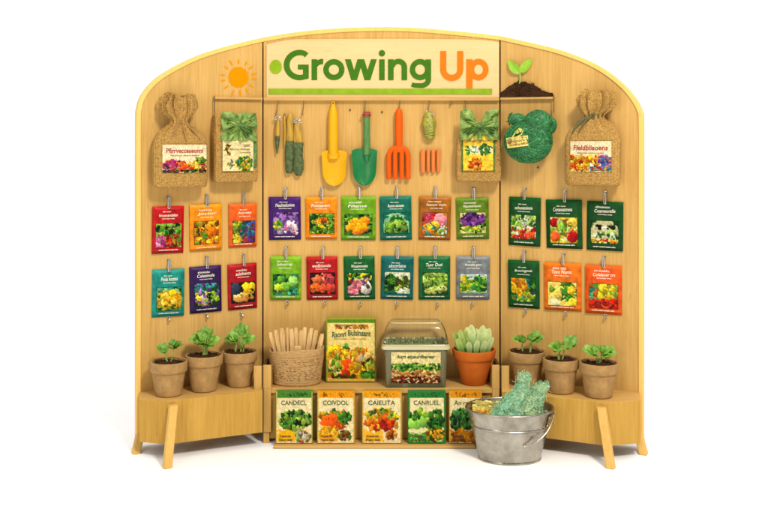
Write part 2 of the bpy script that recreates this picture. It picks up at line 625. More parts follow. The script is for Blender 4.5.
# pale edge band that follows the arch, a little proud of the ply
for side, line, nrm in ((-1, OUT_L, nL), (0, OUT_C, nC), (1, OUT_R, nR)):
    ln = smooth_line(line)
    if side == 0: ln = [(262.75, ln[0][1] + .15)] + ln[1:-1] + [(500.35, ln[-1][1] + .1)]
    P = [wp(side, x, y) for x, y in ln]
    m = M(); rings = []
    for i, p in enumerate(P):
        t = (P[min(i + 1, len(P) - 1)] - P[max(i - 1, 0)]).normalized()
        w = t.cross(nrm)
        if w.dot(Vector((0 if side == 0 else side, 0, .8))) < 0: w = -w
        o, i_ = 1.6, -2.6
        if side == 0 and (i == 0 or i == len(P) - 1): w = Vector((0, 0, 1))
        rings.append([p + w * i_ + nrm * .05, p + w * i_ + nrm * .9, p + w * (i_ + .5) + nrm * 1.3, p + w * (o - .6) + nrm * 1.3, p + w * o + nrm * .8, p + w * o - nrm * 6.3, p + w * .05 - nrm * 6.3, p + w * .05 + nrm * .05])
    m.loft(rings)
    m.build('edge_band', EDGE, board)

# hinge strips behind the joints
for px in (262.8, 500.05):
    m = M(); p = un(px, 100)
    m.box((p.x, 4.2, 200.5), (5, 1.5, 382)); m.box((p.x, 2.6, 388), (2.2, 2.6, 8)); p2 = un(px, 60)
    m.box((p2.x * .955, -22, 42), (2.4, 40, 62))
    m.build('hinge_strip', DARKW, board)

# sign board
sg = M()
top = smooth_line([(266.8, 44.5), (290, 39.8), (320, 39.2), (384, 38.9), (448, 39.2), (480, 40.0), (499, 42.2)])
pts = [wp(0, x, y) for x, y in top] + [wp(0, 499, 97.2), wp(0, 266.8, 97.2)]
sg.prism(pts, (0, -1.6, 0))
sign = sg.build('sign_panel', SIGN, board)

SGN = 1.6


def stroke(m, pts, w, n, mi=0):
    """flat painted brush line through points given on the sign face"""
    k = len(pts); Lr, Rr = [], []
    for i, p in enumerate(pts):
        a, b = Vector(pts[max(i - 1, 0)]), Vector(pts[min(i + 1, k - 1)])
        t = (b - a).normalized(); q = Vector((-t.y, t.x))
        ww = w[i] if isinstance(w, (list, tuple)) else w
        Lr.append(Vector(p) + q * ww / 2); Rr.append(Vector(p) - q * ww / 2)
    vs = [wp(0, q.x, q.y, n) for q in Lr] + [wp(0, q.x, q.y, n) for q in Rr]
    m.add(vs, [(i, i + 1, k + i + 1, k + i) for i in range(k - 1)], mi)


def arc(cx, cy, rx, ry, a0, a1, n=20):
    return [(cx + rx * math.cos(math.radians(a0 + (a1 - a0) * i / n)), cy + ry * math.sin(math.radians(a0 + (a1 - a0) * i / n))) for i in range(n + 1)]


_k = [SGN + .25]


def nn():
    _k[0] += .025
    return _k[0]


g = M()
stroke(g, [(306.9, 55.4)] + arc(299.8, 65.1, 13.0, 12.5, -68, -292, 26) + [(307.5, 76.9)], [5.2, 5.2] + [5.3 + .6 * abs(math.sin(math.pi * i / 26)) for i in range(27)][1:] + [4.6, 4.2], nn())
stroke(g, [(298, 67.1), (308.9, 67.1)], 5.0, nn()); stroke(g, [(306, 65.2), (306, 78.6)], 5.8, nn())
stroke(g, [(314.5, 59.3), (314.5, 80.2)], 5.6, nn())
stroke(g, [(315.0, 69.5), (315.8, 65.5), (318.4, 62.6), (321.2, 61.6), (323.3, 61.8)], [3, 4.2, 5.0, 5.4, 5.4], nn())
stroke(g, arc(334, 69.7, 7.9, 7.8, 0, 360, 36), 5.5, nn())
for a, b in (((347.9, 59.3), (354.3, 80.2)), ((354.1, 80.2), (360.5, 59.3)), ((361.3, 59.3), (367.6, 80.2)), ((367.4, 80.2), (373.9, 59.3))):
    _n = nn(); hw = 2.95
    g.add([wp(0, x, y, _n) for x, y in ((a[0] - hw, a[1]), (a[0] + hw, a[1]), (b[0] + hw, b[1]), (b[0] - hw, b[1]))], [(0, 1, 2, 3)])
stroke(g, [(381.9, 59.4), (381.9, 80.2)], 5.5, nn()); _n = nn(); g.add([wp(0, x, y, _n) for x, y in arc(381.9, 53.3, 3.2, 3.2, 0, 360, 24)[:-1]], [tuple(range(24))])
stroke(g, [(390.8, 59.4), (390.8, 80.2)], 5.6, nn())
stroke(g, [(391.5, 67.8)] + arc(398.4, 67.4, 5.9, 6.0, 195, 360, 16) + [(404.3, 80.2)], [3.4] + [4.6 + i * .06 for i in range(17)] + [5.6], nn())
stroke(g, arc(420, 69.6, 7.6, 7.9, 0, 360, 36), 5.3, nn())
stroke(g, [(428.2, 59.5), (428.2, 79.5)] + arc(420.6, 80.0, 7.6, 5.6, 0, 100, 12) + [(414.5, 85.4), (411.6, 84.4)], [5.6] * 2 + [5.4 - .07 * i for i in range(13)] + [4.4, 4.4], nn())
g.build('sign_lettering', GREEN_PAINT, sign)
g = M()
stroke(g, [(443.1, 51.2), (443.1, 69.5)] + arc(451.6, 69.5, 8.5, 8.5, 180, 0, 20) + [(460.1, 51.2)], 6.0, nn())
stroke(g, [(469.2, 59.4), (469.2, 88.2)], 6.3, nn()); stroke(g, arc(478.4, 69.6, 7.2, 7.9, 0, 360, 36), 5.5, nn())
g.build('sign_lettering', ORANGE_PAINT, sign)
g = M()
stroke(g, [(268.6, 91.5), (380, 91.6), (491.8, 91.6)], 5.7, nn())
_n = nn(); g.add([wp(0, x, y, _n) for x, y in arc(276, 66.9, 6.1, 7.0, 0, 360, 32)[:-1]], [tuple(range(32))])
g.build('sign_underline', LIME_PAINT, sign)

# hanging rails with end pins
for side, x0, x1 in ((-1, 213, 261.2), (0, 264.4, 498.6), (1, 501.6, 555)):
    m = M()
    a0, a1 = wp(side, x0, 97.3), wp(side, x1, 97.3)
    ztop = 333.6 if side == 0 else 333.2
    nrm = (nL, nC, nR)[side + 1]
    rh = 3.2 if side == 0 else 2.0
    f = [Vector((a0.x, a0.y, ztop)), Vector((a0.x, a0.y, ztop - rh)), Vector((a1.x, a1.y, ztop - rh)), Vector((a1.x, a1.y, ztop))]
    m.prism(f, nrm * (5.0 if side == 0 else 4.4))
    rail = m.build('hanging_rail', WOODX, board)
    if side:
        m = M(); e = x0 if side < 0 else x1
        p = wp(side, e, 96, 4.8); q = wp(side, e, 113, 4.8)
        m.tube([p, (p + q) / 2, q], .55, 6)
        m.build('end_pin', RUST, board)

# painted sun
m = M()
def wpl(x, y, n): return wp(-1, x, y, n)
disc = arc(238.4, 77.2, 10.2, 10.3, 0, 360, 40)[:-1]
ring = [wpl(x + .3 * math.sin(i * 2.1), y + .3 * math.cos(i * 1.7), .3) for i, (x, y) in enumerate(disc)]
m.add(ring + [wpl(238.4, 77.2, .3)], [(i, (i + 1) % 40, 40) for i in range(40)])
for i, a in enumerate((-90, -62, -38, -12, 6, 33, 58, 84, 110, 141, 168, 188, 218, 242)):
    r0, r1 = 13.2 + rnd.uniform(-.3, .5), 19.2 + rnd.uniform(-1.4, .9)
    ca, sa = math.cos(math.radians(a)), math.sin(math.radians(a))
    q = [(238.4 + ca * r + s * -sa * w, 77.2 + sa * r + s * ca * w) for r, w, s in ((r0, .55, 1), ((r0 + r1) / 2, 1.1, 1), (r1, .25, 1), (r1, .25, -1), ((r0 + r1) / 2, .9, -1), (r0, .55, -1))]
    m.add([wpl(x, y, .3) for x, y in q], [(0, 1, 2, 3, 4, 5)])
m.build('sun_emblem', SUN_PAINT, board)

# soil mound and sprout emblem on the right rail
m = M()
def mtop(x):
    pts = [(499, 94.6), (504, 90.5), (509, 87.0), (514, 83.6), (519, 81.2), (524, 80.8), (529, 82.5), (534, 83.4), (539, 88.2), (545, 91.4), (554, 93.6)]
    for (a, b), (c, d) in zip(pts, pts[1:]):
        if a <= x <= c: return b + (d - b) * (x - a) / (c - a)
    return 94
base = [wp(1, x, min(96.2, mtop(x) + 1.0), 0.1) for x in np.linspace(500.9, 552, 30)] + [wp(1, 552, 96.6, .1), wp(1, 500.9, 96.6, .1)]
m.prism(base[::-1], nR * 3.0)
for _ in range(520):
    x = rnd.uniform(500.0, 553.5); t = mtop(x); y = rnd.uniform(t, 96.0)
    r = rnd.uniform(.5, 1.35) * (.6 if x < 503 or x > 545 else 1)
    m.ico(wp(1, x, min(y, 96.6 - r), rnd.uniform(1.5, 4.2) * (1 - abs(x - 524) / 50)), r, 0, 0, (1, 1, .8), .4)
soil = m.build('soil_emblem', SOIL, board, sharp=60)
m = M(); m.tube([wp(1, 520.5, 84, 3), wp(1, 521.2, 79, 3), wp(1, 521, 75, 3), wp(1, 520.6, 71.5, 3)], [.9, .8, .75, .6], 8)
stem = m.build('sprout_stem', STEMM, soil)
for bx, by, tx, ty, w in ((520.6, 74, 509.2, 60.2, 4.6), (521.2, 72.6, 532.6, 59.2, 4.4)):
    m = M()
    L = Vector((tx - bx, ty - by)); q = Vector((-L.y, L.x)).normalized()
    def fn(u, v, bx=bx, by=by, L=L, q=q, w=w):
        ww = w * (math.sin(math.pi * v ** .8) ** .75) * (1 if v < .98 else .3)
        s = u * 2 - 1
        x, y = bx + L.x * v + q.x * s * ww, by + L.y * v + q.y * s * ww
        return wp(1, x, y, 3 + 1.5 * math.sin(math.pi * v) - 1.2 * (1 - abs(s)) * math.sin(math.pi * v))
    m.grid(10, 14, fn)
    m.build('sprout_leaf', SPROUT, soil)

# shelf, cheeks, fascias, plinth
SH = 53.0                                              # shelf height
CURVE_L = [(262.2, 391), (215, 396.0), (168.5, 401.2), (167, 401.35), (165.4, 401.3), (140, 399.2)]
CURVE_R = [(502, 391), (555, 396.8), (607, 402.5), (608.6, 402.65), (610.2, 402.6), (640, 400.3)]


def shelf_z(y): return D * (1 - (H - SH) / (y - PY))


for side, cv in ((-1, CURVE_L), (1, CURVE_R)):
    P = []
    for x, y in cv:
        z = shelf_z(y); p = un(x, y, z); P.append(Vector((p.x, p.y, SH)))
    nrm = nL if side < 0 else nR
    # shelf board follows the curve and reaches back to the wing
    inner = [wing_pt(side, wing_a(side, x), SH, .1) for x in ((263.5, 139) if side < 0 else (499.5, 640))]
    m = M(); pl = [p + Vector((0, .8, 0)) for p in P] + [inner[1], inner[0]]
    m.prism(pl, (0, 0, -4.0))
    m.build('shelf', WOODX, board)
    # bent fascia below it
    m = M(); rings = []
    for i, p in enumerate(P):
        t = (P[min(i + 1, len(P) - 1)] - P[max(i - 1, 0)]).normalized(); q = Vector((t.y, -t.x, 0))
        if q.y > 0: q = -q
        rings.append([p + q * .0 + Vector((0, 0, .25)), p + q * 1.0 + Vector((0, 0, -.5)), p + q * 1.0 + Vector((0, 0, -39)), p - q * 3 + Vector((0, 0, -39)), p - q * 3 + Vector((0, 0, -4.1)), p + Vector((0, 0, -4.1))])
    m.loft(rings)
    m.build('fascia', BENCH, board)
    # end return between fascia and the outer edge of the wing
    e, w = P[-1], wing_pt(side, wing_a(side, 140 if side < 0 else 639.5), SH, .2)
    m = M(); d = Vector((2.2 * -side, 0, 0))
    m.prism([Vector((e.x, e.y + .5, SH - .3)), Vector((w.x, w.y, SH - .3)), Vector((w.x, w.y, 14)), Vector((e.x, e.y + .5, 14))], d)
    m.build('end_cheek', BENCH, board)

m = M(); m.box(((HL + HR) / 2, -20.5, SH - 2.5), (HR - HL - 18.4, 41, 5), bev=.5)
m.build('shelf', WOODX, board)
m = M(); m.box(((HL + HR) / 2, -36, 25.5), (HR - HL - 18.6, 3, 43.5))
m.build('back_board', BENCH, board)
for px0, px1 in ((263.4, 271.0), (492.2, 499.4)):
    a, b = un(px0, 365, 42), un(px1, 365, 42)
    m = M(); m.prism([Vector((a.x, -.2, SH)), Vector((a.x, -42.3, SH)), Vector((a.x, -42.3, 75.2)), Vector((a.x, -41.6, 75.5)), Vector((a.x, -.2, 63.5))], (b.x - a.x, 0, 0))
    m.box(((a.x + b.x) / 2, -35.2, (52.9 + 11) / 2), (b.x - a.x - .1, 14, 41.9), bev=.3)
    m.box(((a.x + b.x) / 2 + (-1 if px0 < 300 else 1), -36.5, 6), (5.5, 8, 12))
    m.build('divider_post', WOOD, board)
for px0, px1, side in ((254.0, 261.4, -1), (501.8, 509.2, 1)):
    a, b = un(px0, 365, 47), un(px1, 365, 47)
    m = M(); cx = (a.x + b.x) / 2
    m.prism([Vector((a.x, -10.2, SH)), Vector((a.x, -47, SH)), Vector((a.x, -47, 75.5)), Vector((a.x, -46.3, 75.8)), Vector((a.x, -10.2, 65))], (b.x - a.x, 0, 0))
    m.build('divider_post', WOOD, board)
m = M(); m.box((-9, -29.5, 1.6), (190, 59, 2.8), bev=.6)
m.build('plinth', WOODX, board)


def leg(name, t, b, w, d, rz, mt=LEGW, wb=None):
    m = M(); rings = []; wb = wb or w
    for p, ww, k in ((t, w, 1), (Vector(t).lerp(Vector(b), .5), (w + wb) / 2, 1), (Vector(b) + Vector((0, 0, 1)), wb, 1), (Vector(b), wb * .86, .86)):
        R = Matrix.Rotation(rz, 3, 'Z'); ring = []
        bv = .8
        for sx, sy in ((-1, -1), (1, -1), (1, 1), (-1, 1)):
            cx, cy = sx * ww / 2, sy * d * k / 2
            o = [(cx - sx * bv, cy), (cx, cy - sy * bv)]
            if sx * sy > 0: o = o[::-1]
            ring += [Vector(p) + R @ Vector((x, y, 0)) for x, y in o]
        rings.append(ring)
    m.loft(rings)
    return m.build(name, mt, board)


tl, bl = un(173.4, 405.2, 94), un(166.5, 469.6, 116)
leg('leg', (tl.x, tl.y, tl.z), (bl.x, bl.y + 3, 0), 7.6, 6.0, .55)
tr, br = un(601.5, 407.4, 95), un(611.5, 471, 117)
leg('leg', (tr.x, tr.y, tr.z), (br.x, br.y + 3, 0), 7.6, 6.0, -.55)
tl, bl = un(141.5, 425, 48), un(136.5, 455, 70)
leg('leg', (tl.x, tl.y + 3, tl.z), (bl.x, -72, 0), 7.5, 6.5, .5)
tr, br = un(637.5, 425, 50), un(643, 456, 73)
leg('leg', (tr.x, tr.y + 3, tr.z), (br.x, -75, 0), 7.5, 6.5, -.5)

# steel peg hooks
def peg_hook(side, px, y0, y1, w=1.7):
    m = M()
    a, b = wp(side, px, y0, 4.6), wp(side, px, y1, 4.6)
    ux = (wp(side, px + 5, y0, 4.6) - wp(side, px - 5, y0, 4.6)).normalized()
    nrm = (nL, nC, nR)[side + 1]
    r = w / 2; path = []
    for k in range(9):
        t = math.pi * k / 8
        path.append(Vector((0, 0, a.z - r)) + ux * math.cos(t) * r + Vector((0, 0, math.sin(t) * r)))
    for k in range(9):
        t = math.pi + math.pi * k / 8
        path.append(Vector((0, 0, b.z + r)) + ux * math.cos(t) * r + Vector((0, 0, math.sin(t) * r)))
    path = [Vector((a.x, a.y, 0)) + p for p in path]
    m.tube(path, .68, 7, closed=True)
    c = Vector((a.x, a.y, a.z - .6))
    m.tube([c, c - nrm * 4.5], .8, 7)
    m.tube([c - nrm * 4.55, c - nrm * 3.9], 1.7, 10)
    m.build('peg_hook', STEEL, board)


def small_hook(side, px, y):
    m = M(); nrm = (nL, nC, nR)[side + 1]
    p = wp(side, px, y - 2.5, 0)
    m.tube([p, p + nrm * .8], 1.5, 10)
    pth = [p + nrm * .5, p + nrm * 3.2]
    for k in range(9):
        t = math.pi * 1.25 * k / 8
        pth.append(p + nrm * (3.2 + 1.6 * math.sin(t)) + Vector((0, 0, -2.6 * (1 - math.cos(t)) / 1.6)) + Vector((.8 * k / 8, 0, 0)))
    m.tube(pth, .72, 7)
    m.build('screw_hook', STEEL, board)


for px, y in ((168, 320), (206, 317), (241, 316)): small_hook(-1, px, y)
for px, y in ((287.3, 304), (324.5, 304), (360, 305), (396.6, 305), (437, 305.5), (471.8, 305)): small_hook(0, px, y)
for px, y in ((526, 312), (566, 315), (605.5, 317.5)): small_hook(1, px, y)
for side, px, y in ((0, 350, 110), (0, 382, 112), (1, 538, 167.5)):
    m = M(); p = wp(side, px, y); nrm = (nL, nC, nR)[side + 1]
    m.tube([p, p + nrm * 1.0], 1.1, 10); m.tube([p + nrm, p + nrm * 1.4], .8, 8)
    m.build('screw_head', RUST, board)


def rail_hook(px, y, x2=None):
    """thin wire from the underside of the middle rail to what hangs on it"""
    m = M(); x2 = px if x2 is None else x2
    p, q = wp(0, px, 100.0, 3.8), wp(0, x2, y, 3.2)
    mid = (p + q) / 2 + Vector((.6, -.3, 0))
    m.tube([p + Vector((0, 0, .6)), p, mid, q], .42, 6)
    m.tube([q + Vector((math.cos(t) * .9, 0, math.sin(t) * .9 - .5)) for t in np.linspace(0, 6.28, 10)[:-1]], .35, 5, closed=True)
    m.build('rail_hook', RUST, board)


for a in ((278.3, 114, 276.6), (304, 114, 302.6), (332.5, 106), (364.6, 112), (399.6, 110, 398.5), (429, 111, 427.6), (450.4, 104), (464.5, 110)): rail_hook(*a)

# ================================================================= SEED PACKETS
def rounded_sheet(m, w, h, t, y0, cvs, mi=0, bulge=.9, nx=14, ny=18):
    """a filled paper pouch standing on z 0..h, its back at y0, its front bulging"""
    def prof(u, v):
        e = min(1.0, (1 - abs(2 * u - 1) ** 5)) ** .6 * min(1.0, (1 - abs(2 * v - 1) ** 7)) ** .6
        return e
    def fr(u, v):
        return Vector(((u - .5) * w, y0 - t * (.35 + .65 * prof(u, v)), h * (1 - v)))
    m.grid(nx, ny, fr, mi, cvs)
    # rim and back
    loop = [(i / nx, 0) for i in range(nx)] + [(1, j / ny) for j in range(ny)] + [(1 - i / nx, 1) for i in range(nx)] + [(0, 1 - j / ny) for j in range(ny)]
    vs = [fr(u, v) for u, v in loop] + [Vector(((u - .5) * w, y0, h * (1 - v))) for u, v in loop]
    n = len(loop)
    cs = [cvs.at(u, v) for u, v in loop] * 2
    m.add(vs, [((i + 1) % n, i, n + i, n + (i + 1) % n) for i in range(n)] + [list(range(n, 2 * n))], mi, cs)


def seed_packet(side, box, label, base, title, pic, pbox=(.11, .37, .91, .87), band=None, ink=INK_W, frame=None, foot=True, roll=None, arch=False):
    x0, y0, x1, y1 = box
    cx, cy = (x0 + x1) / 2, (y0 + y1) / 2
    b = wp(side, cx, y1); t = wp(side, cx, y0)
    h = t.z - b.z
    w = (wp(side, x1, cy) - wp(side, x0, cy)).length
    if roll is None: roll = math.radians(rnd.uniform(-1.1, 1.1))
    root = thing('seed_packet', label, 'seed packet', b, rot_of(side) + rnd.uniform(-.035, .035), 'seed packets hung on the display board', tilt=math.radians(rnd.uniform(0, 1.6)), roll=roll)
    base = np.array(base)
    cv = Cv(40, 52, base)
    cv.a *= (1 + .06 * cv.nz(4))[..., None]
    if band is not None: cv.rect(0, 0, 1, .30, band)
    cv.rect(-.1, .955, 1.1, 1.1, np.clip(base * .82, 0, 1)); cv.rect(-.1, -.1, 1.1, .05, np.clip(base * 1.12 + .02, 0, 1))
    cv.rect(-.1, .05, 1.1, .065, base * .75); cv.grain(.02)
    m = M(); rounded_sheet(m, w, h, 3.4, -.5, cv, nx=20, ny=26)
    pouch = m.build('pouch', FOIL, root)
    a, c, d, e = pbox
    a += rnd.uniform(-.03, .02); d += rnd.uniform(-.02, .025); c += rnd.uniform(-.02, .03); e += rnd.uniform(-.02, .03)
    pw, ph = (d - a) * w, (e - c) * h
    P = Cv(46, 38, frame if frame is not None else np.clip(base * .6, 0, 1))
    pic(P); P.grain(.09)
    fc = np.clip(base * .45, 0, 1)
    for r in ((-1, -1, .022, 2), (.978, -1, 2, 2), (-1, -1, 2, .026), (-1, .974, 2, 2)): P.rect(*r, fc)
    m = M()
    m.grid(45, 37, lambda u, v: Vector((-w / 2 + a * w + u * pw, -4.15, h * (1 - c) - v * ph)), 0, P)
    m.build('picture', PRINT, root, smooth=False)
    m = M()
    tw = w * rnd.uniform(.50, .62); th_ = h * rnd.uniform(.058, .08); tz = h * rnd.uniform(.745, .785); two = rnd.random() < .45; tx_ = w * rnd.uniform(-.04, .05)
    text(m, title, lambda x, z: Vector((x + tx_, -4.0, tz + z + x * .02)), tw, th_, shear=.15, bold=.0)
    text(m, 'Alnr cuosn', lambda x, z: Vector((x + tx_ - w * .05, -4.0, tz + h * .095 + z)), w * .26, h * .026, shear=.1) if not two else text(m, title[::-1].lower(), lambda x, z: Vector((x + tx_ - w * .06, -4.0, tz + h * .088 + z)), tw * .7, h * .048, shear=.15, bold=0)
    text(m, 'norei loasu treos', lambda x, z: Vector((x + tx_, -4.0, tz - h * .052 + z)), w * .40, h * .024, shear=.1)
    if foot: text(m, 'cuodra noetris luosen adro', lambda x, z: Vector((x, -4.0, h * .068 + z)), w * .62, h * .030)
    m.build('lettering', ink, root, smooth=False)
    peg_hook(side, cx + (x1 - x0) * .02, y0 - 9.2, y0 + 2.2)
    return root


def veg(*ops):
    def f(P):
        for o in ops:
            getattr(P, o[0])(*o[1:])
    return f


lush = [LG, MG, DG, C(120, 175, 55), XG]
SP = seed_packet
SP(-1, (151.5, 206, 183, 253.2), 'red seed packet with pink blooms and green leaves printed on it', C(196, 22, 30), 'Vronnandalan',
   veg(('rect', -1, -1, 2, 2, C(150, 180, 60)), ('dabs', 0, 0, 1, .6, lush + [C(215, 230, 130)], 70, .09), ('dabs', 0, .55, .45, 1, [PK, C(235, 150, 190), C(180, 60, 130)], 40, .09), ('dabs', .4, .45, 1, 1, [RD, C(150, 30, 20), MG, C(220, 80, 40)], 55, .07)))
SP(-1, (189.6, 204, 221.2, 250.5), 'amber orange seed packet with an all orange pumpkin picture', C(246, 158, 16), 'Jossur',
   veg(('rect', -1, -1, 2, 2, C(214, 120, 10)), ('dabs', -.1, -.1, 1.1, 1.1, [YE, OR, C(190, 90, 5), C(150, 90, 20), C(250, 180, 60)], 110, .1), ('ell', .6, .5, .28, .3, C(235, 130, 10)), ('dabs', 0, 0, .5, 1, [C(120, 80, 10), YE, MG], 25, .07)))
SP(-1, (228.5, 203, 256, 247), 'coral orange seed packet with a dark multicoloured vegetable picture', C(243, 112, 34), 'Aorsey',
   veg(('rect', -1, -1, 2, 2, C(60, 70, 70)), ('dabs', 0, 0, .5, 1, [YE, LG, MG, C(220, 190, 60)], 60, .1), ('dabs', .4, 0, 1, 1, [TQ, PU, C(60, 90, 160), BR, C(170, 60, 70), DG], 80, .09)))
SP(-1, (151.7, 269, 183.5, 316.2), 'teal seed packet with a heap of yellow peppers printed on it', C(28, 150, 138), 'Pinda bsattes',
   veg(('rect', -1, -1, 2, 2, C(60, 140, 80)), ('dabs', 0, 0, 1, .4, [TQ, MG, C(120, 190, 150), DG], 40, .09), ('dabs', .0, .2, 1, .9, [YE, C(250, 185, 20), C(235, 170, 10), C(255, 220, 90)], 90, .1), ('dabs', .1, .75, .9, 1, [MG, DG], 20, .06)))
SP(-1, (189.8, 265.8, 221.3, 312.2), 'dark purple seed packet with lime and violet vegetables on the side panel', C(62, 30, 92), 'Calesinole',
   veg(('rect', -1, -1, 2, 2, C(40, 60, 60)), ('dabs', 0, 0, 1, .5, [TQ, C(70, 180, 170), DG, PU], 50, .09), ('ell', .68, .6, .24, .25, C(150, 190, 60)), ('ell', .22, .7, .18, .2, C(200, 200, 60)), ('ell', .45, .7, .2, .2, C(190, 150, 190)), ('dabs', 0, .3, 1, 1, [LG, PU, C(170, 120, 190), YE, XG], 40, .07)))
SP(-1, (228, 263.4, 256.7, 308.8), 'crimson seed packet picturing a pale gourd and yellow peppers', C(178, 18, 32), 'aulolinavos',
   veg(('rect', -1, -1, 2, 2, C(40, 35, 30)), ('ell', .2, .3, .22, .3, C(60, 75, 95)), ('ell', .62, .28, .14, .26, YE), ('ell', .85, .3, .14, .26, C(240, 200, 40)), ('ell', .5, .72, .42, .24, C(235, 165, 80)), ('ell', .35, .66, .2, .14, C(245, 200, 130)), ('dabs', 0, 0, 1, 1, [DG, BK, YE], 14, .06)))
SP(0, (269.3, 196.7, 301, 239.6), 'violet seed packet covered in purple and white blossoms', C(78, 34, 120), 'Nuchtelunioa',
   veg(('rect', -1, -1, 2, 2, C(96, 60, 130)), ('dabs', 0, -.1, 1, .7, [PU, C(160, 110, 190), C(90, 40, 110), C(190, 160, 210)], 90, .09), ('ell', .3, .78, .2, .18, C(205, 170, 215)), ('ell', .75, .6, .2, .22, C(230, 215, 225)), ('dabs', 0, .4, .4, .8, [YE, LG, MG], 24, .06), ('dabs', .5, .5, 1, 1, [WH, C(200, 170, 210), PK], 26, .07)))
SP(0, (306, 196.6, 337, 239.2), 'orange seed packet with dense green leafy stems printed on it', C(245, 150, 20), 'Foonunert',
   veg(('rect', -1, -1, 2, 2, C(70, 110, 25)), ('dabs', -.1, -.1, 1.1, 1.1, lush + [C(180, 200, 60)], 120, .07, False), ('dabs', .2, .1, .7, .7, [OR, C(220, 110, 30), YE], 20, .06)))
SP(0, (341.3, 196.2, 375.6, 240), 'leaf green seed packet with a pile of orange pumpkins on it', C(122, 172, 30), 'Filianse',
   veg(('rect', -1, -1, 2, 2, C(70, 130, 40)), ('dabs', -.1, -.1, 1.1, 1.1, lush + [TQ], 80, .08, False), ('ell', .42, .36, .2, .2, C(250, 165, 20)), ('ell', .7, .34, .2, .2, C(245, 150, 15)), ('ell', .28, .66, .23, .22, C(250, 160, 15)), ('ell', .62, .66, .24, .24, C(252, 170, 20)), ('ell', .48, .84, .2, .14, C(240, 140, 10))))
SP(0, (380.3, 196, 411.9, 239.8), 'teal green seed packet with an arched cabbage picture', C(10, 122, 100), 'Runno seouten',
   veg(('rect', -1, -1, 2, 2, C(10, 118, 96)), ('ell', .5, .75, .5, .72, C(150, 200, 150), .04, 0), ('ell', .5, .82, .45, .68, C(30, 90, 40), .05), ('ell', .32, .66, .23, .28, C(120, 160, 60)), ('ell', .66, .64, .25, .3, C(130, 172, 66)), ('dabs', .1, .35, .9, .95, [LG, MG, DG, C(170, 195, 90)], 60, .05), ('rect', -1, .93, 2, 2, C(20, 110, 70))))
SP(0, (418.5, 196.3, 450.2, 239.6), 'brown ochre seed packet with a pink melon and mixed fruit picture', C(176, 112, 22), 'Fannoo voyic',
   veg(('rect', -1, -1, 2, 2, C(190, 130, 40)), ('dabs', 0, 0, .6, .6, [PK, RD, C(230, 110, 110), C(200, 60, 80)], 50, .1), ('ell', .7, .35, .3, .3, C(235, 150, 160)), ('ell', .5, .55, .14, .14, YE), ('dabs', 0, .5, .5, 1, [TQ, C(60, 170, 170), OR, YE], 40, .08), ('dabs', .5, .6, 1, 1, [LG, MG, WH, C(150, 180, 60)], 40, .08)))
SP(0, (456.6, 197.2, 488.9, 239), 'olive green seed packet with a purple flower bush on cream', C(110, 142, 28), 'Macenounnyuna',
   veg(('rect', -1, -1, 2, 2, C(214, 205, 130)), ('dabs', 0, .2, 1, 1, [MG, DG, LG, XG], 80, .08), ('dabs', .05, .05, .95, .6, [PU, C(130, 60, 150), C(80, 30, 100), C(160, 90, 170)], 70, .08), ('dabs', .1, .6, .9, .9, [LG, YE, MG], 20, .06)))
SP(0, (270.5, 256, 301, 299.6), 'lime seed packet with three pale round fruits on green', C(134, 186, 34), 'Janbousrcogt',
   veg(('rect', -1, -1, 2, 2, C(40, 140, 60)), ('dabs', 0, 0, 1, 1, [MG, C(60, 160, 90), DG, TQ], 70, .09, False), ('ell', .24, .66, .18, .22, C(190, 210, 60)), ('ell', .52, .55, .16, .22, C(140, 200, 70)), ('ell', .8, .35, .17, .24, C(160, 220, 110)), ('ell', .3, .25, .14, .14, C(110, 180, 60)), ('dabs', .3, .7, 1, 1, [C(80, 180, 140), MG], 25, .07)))
SP(0, (307, 256.2, 338, 299.4), 'red seed packet with rows of red onions and tomatoes', C(190, 24, 30), 'wedlcianolo',
   veg(('rect', -1, -1, 2, 2, C(50, 30, 25)), ('ell', .3, .32, .2, .2, C(225, 110, 70)), ('ell', .72, .3, .24, .24, C(205, 80, 90)), ('ell', .2, .7, .2, .2, C(235, 110, 40)), ('ell', .5, .72, .18, .2, C(220, 90, 50)), ('ell', .8, .7, .2, .2, C(215, 80, 60)), ('dabs', 0, 0, 1, 1, [DG, RD, C(240, 150, 110), BK], 26, .05)))
SP(0, (344.4, 256, 375.2, 299.2), 'forest green seed packet with radishes and a white bloom', C(14, 108, 48), 'Wouannnvases',
   veg(('rect', -1, -1, 2, 2, C(40, 70, 40)), ('dabs', 0, 0, 1, .4, lush + [YE, PU], 50, .08), ('dabs', 0, .3, .55, 1, [PK, C(215, 110, 130), C(180, 60, 90), C(235, 160, 160)], 60, .09), ('ell', .76, .7, .22, .26, C(230, 225, 210)), ('ell', .8, .62, .1, .1, C(90, 80, 60)), ('dabs', .55, .2, .9, .5, [PU, YE, C(170, 110, 180)], 20, .06)))
SP(0, (380.6, 256, 413, 299), 'deep teal seed packet with broccoli heads and slices on a pale ground', C(6, 112, 106), 'aloctrlaice',
   veg(('rect', -1, -1, 2, 2, C(215, 220, 190)), ('dabs', 0, .12, .55, 1, [MG, DG, C(60, 140, 40), XG], 80, .09), ('dabs', .4, .25, 1, .8, [MG, DG, LG, BR], 60, .08), ('ell', .7, .86, .1, .1, C(220, 230, 200)), ('ell', .88, .86, .1, .1, C(210, 225, 170)), ('rect', -1, .92, .5, 2, C(20, 110, 90))))
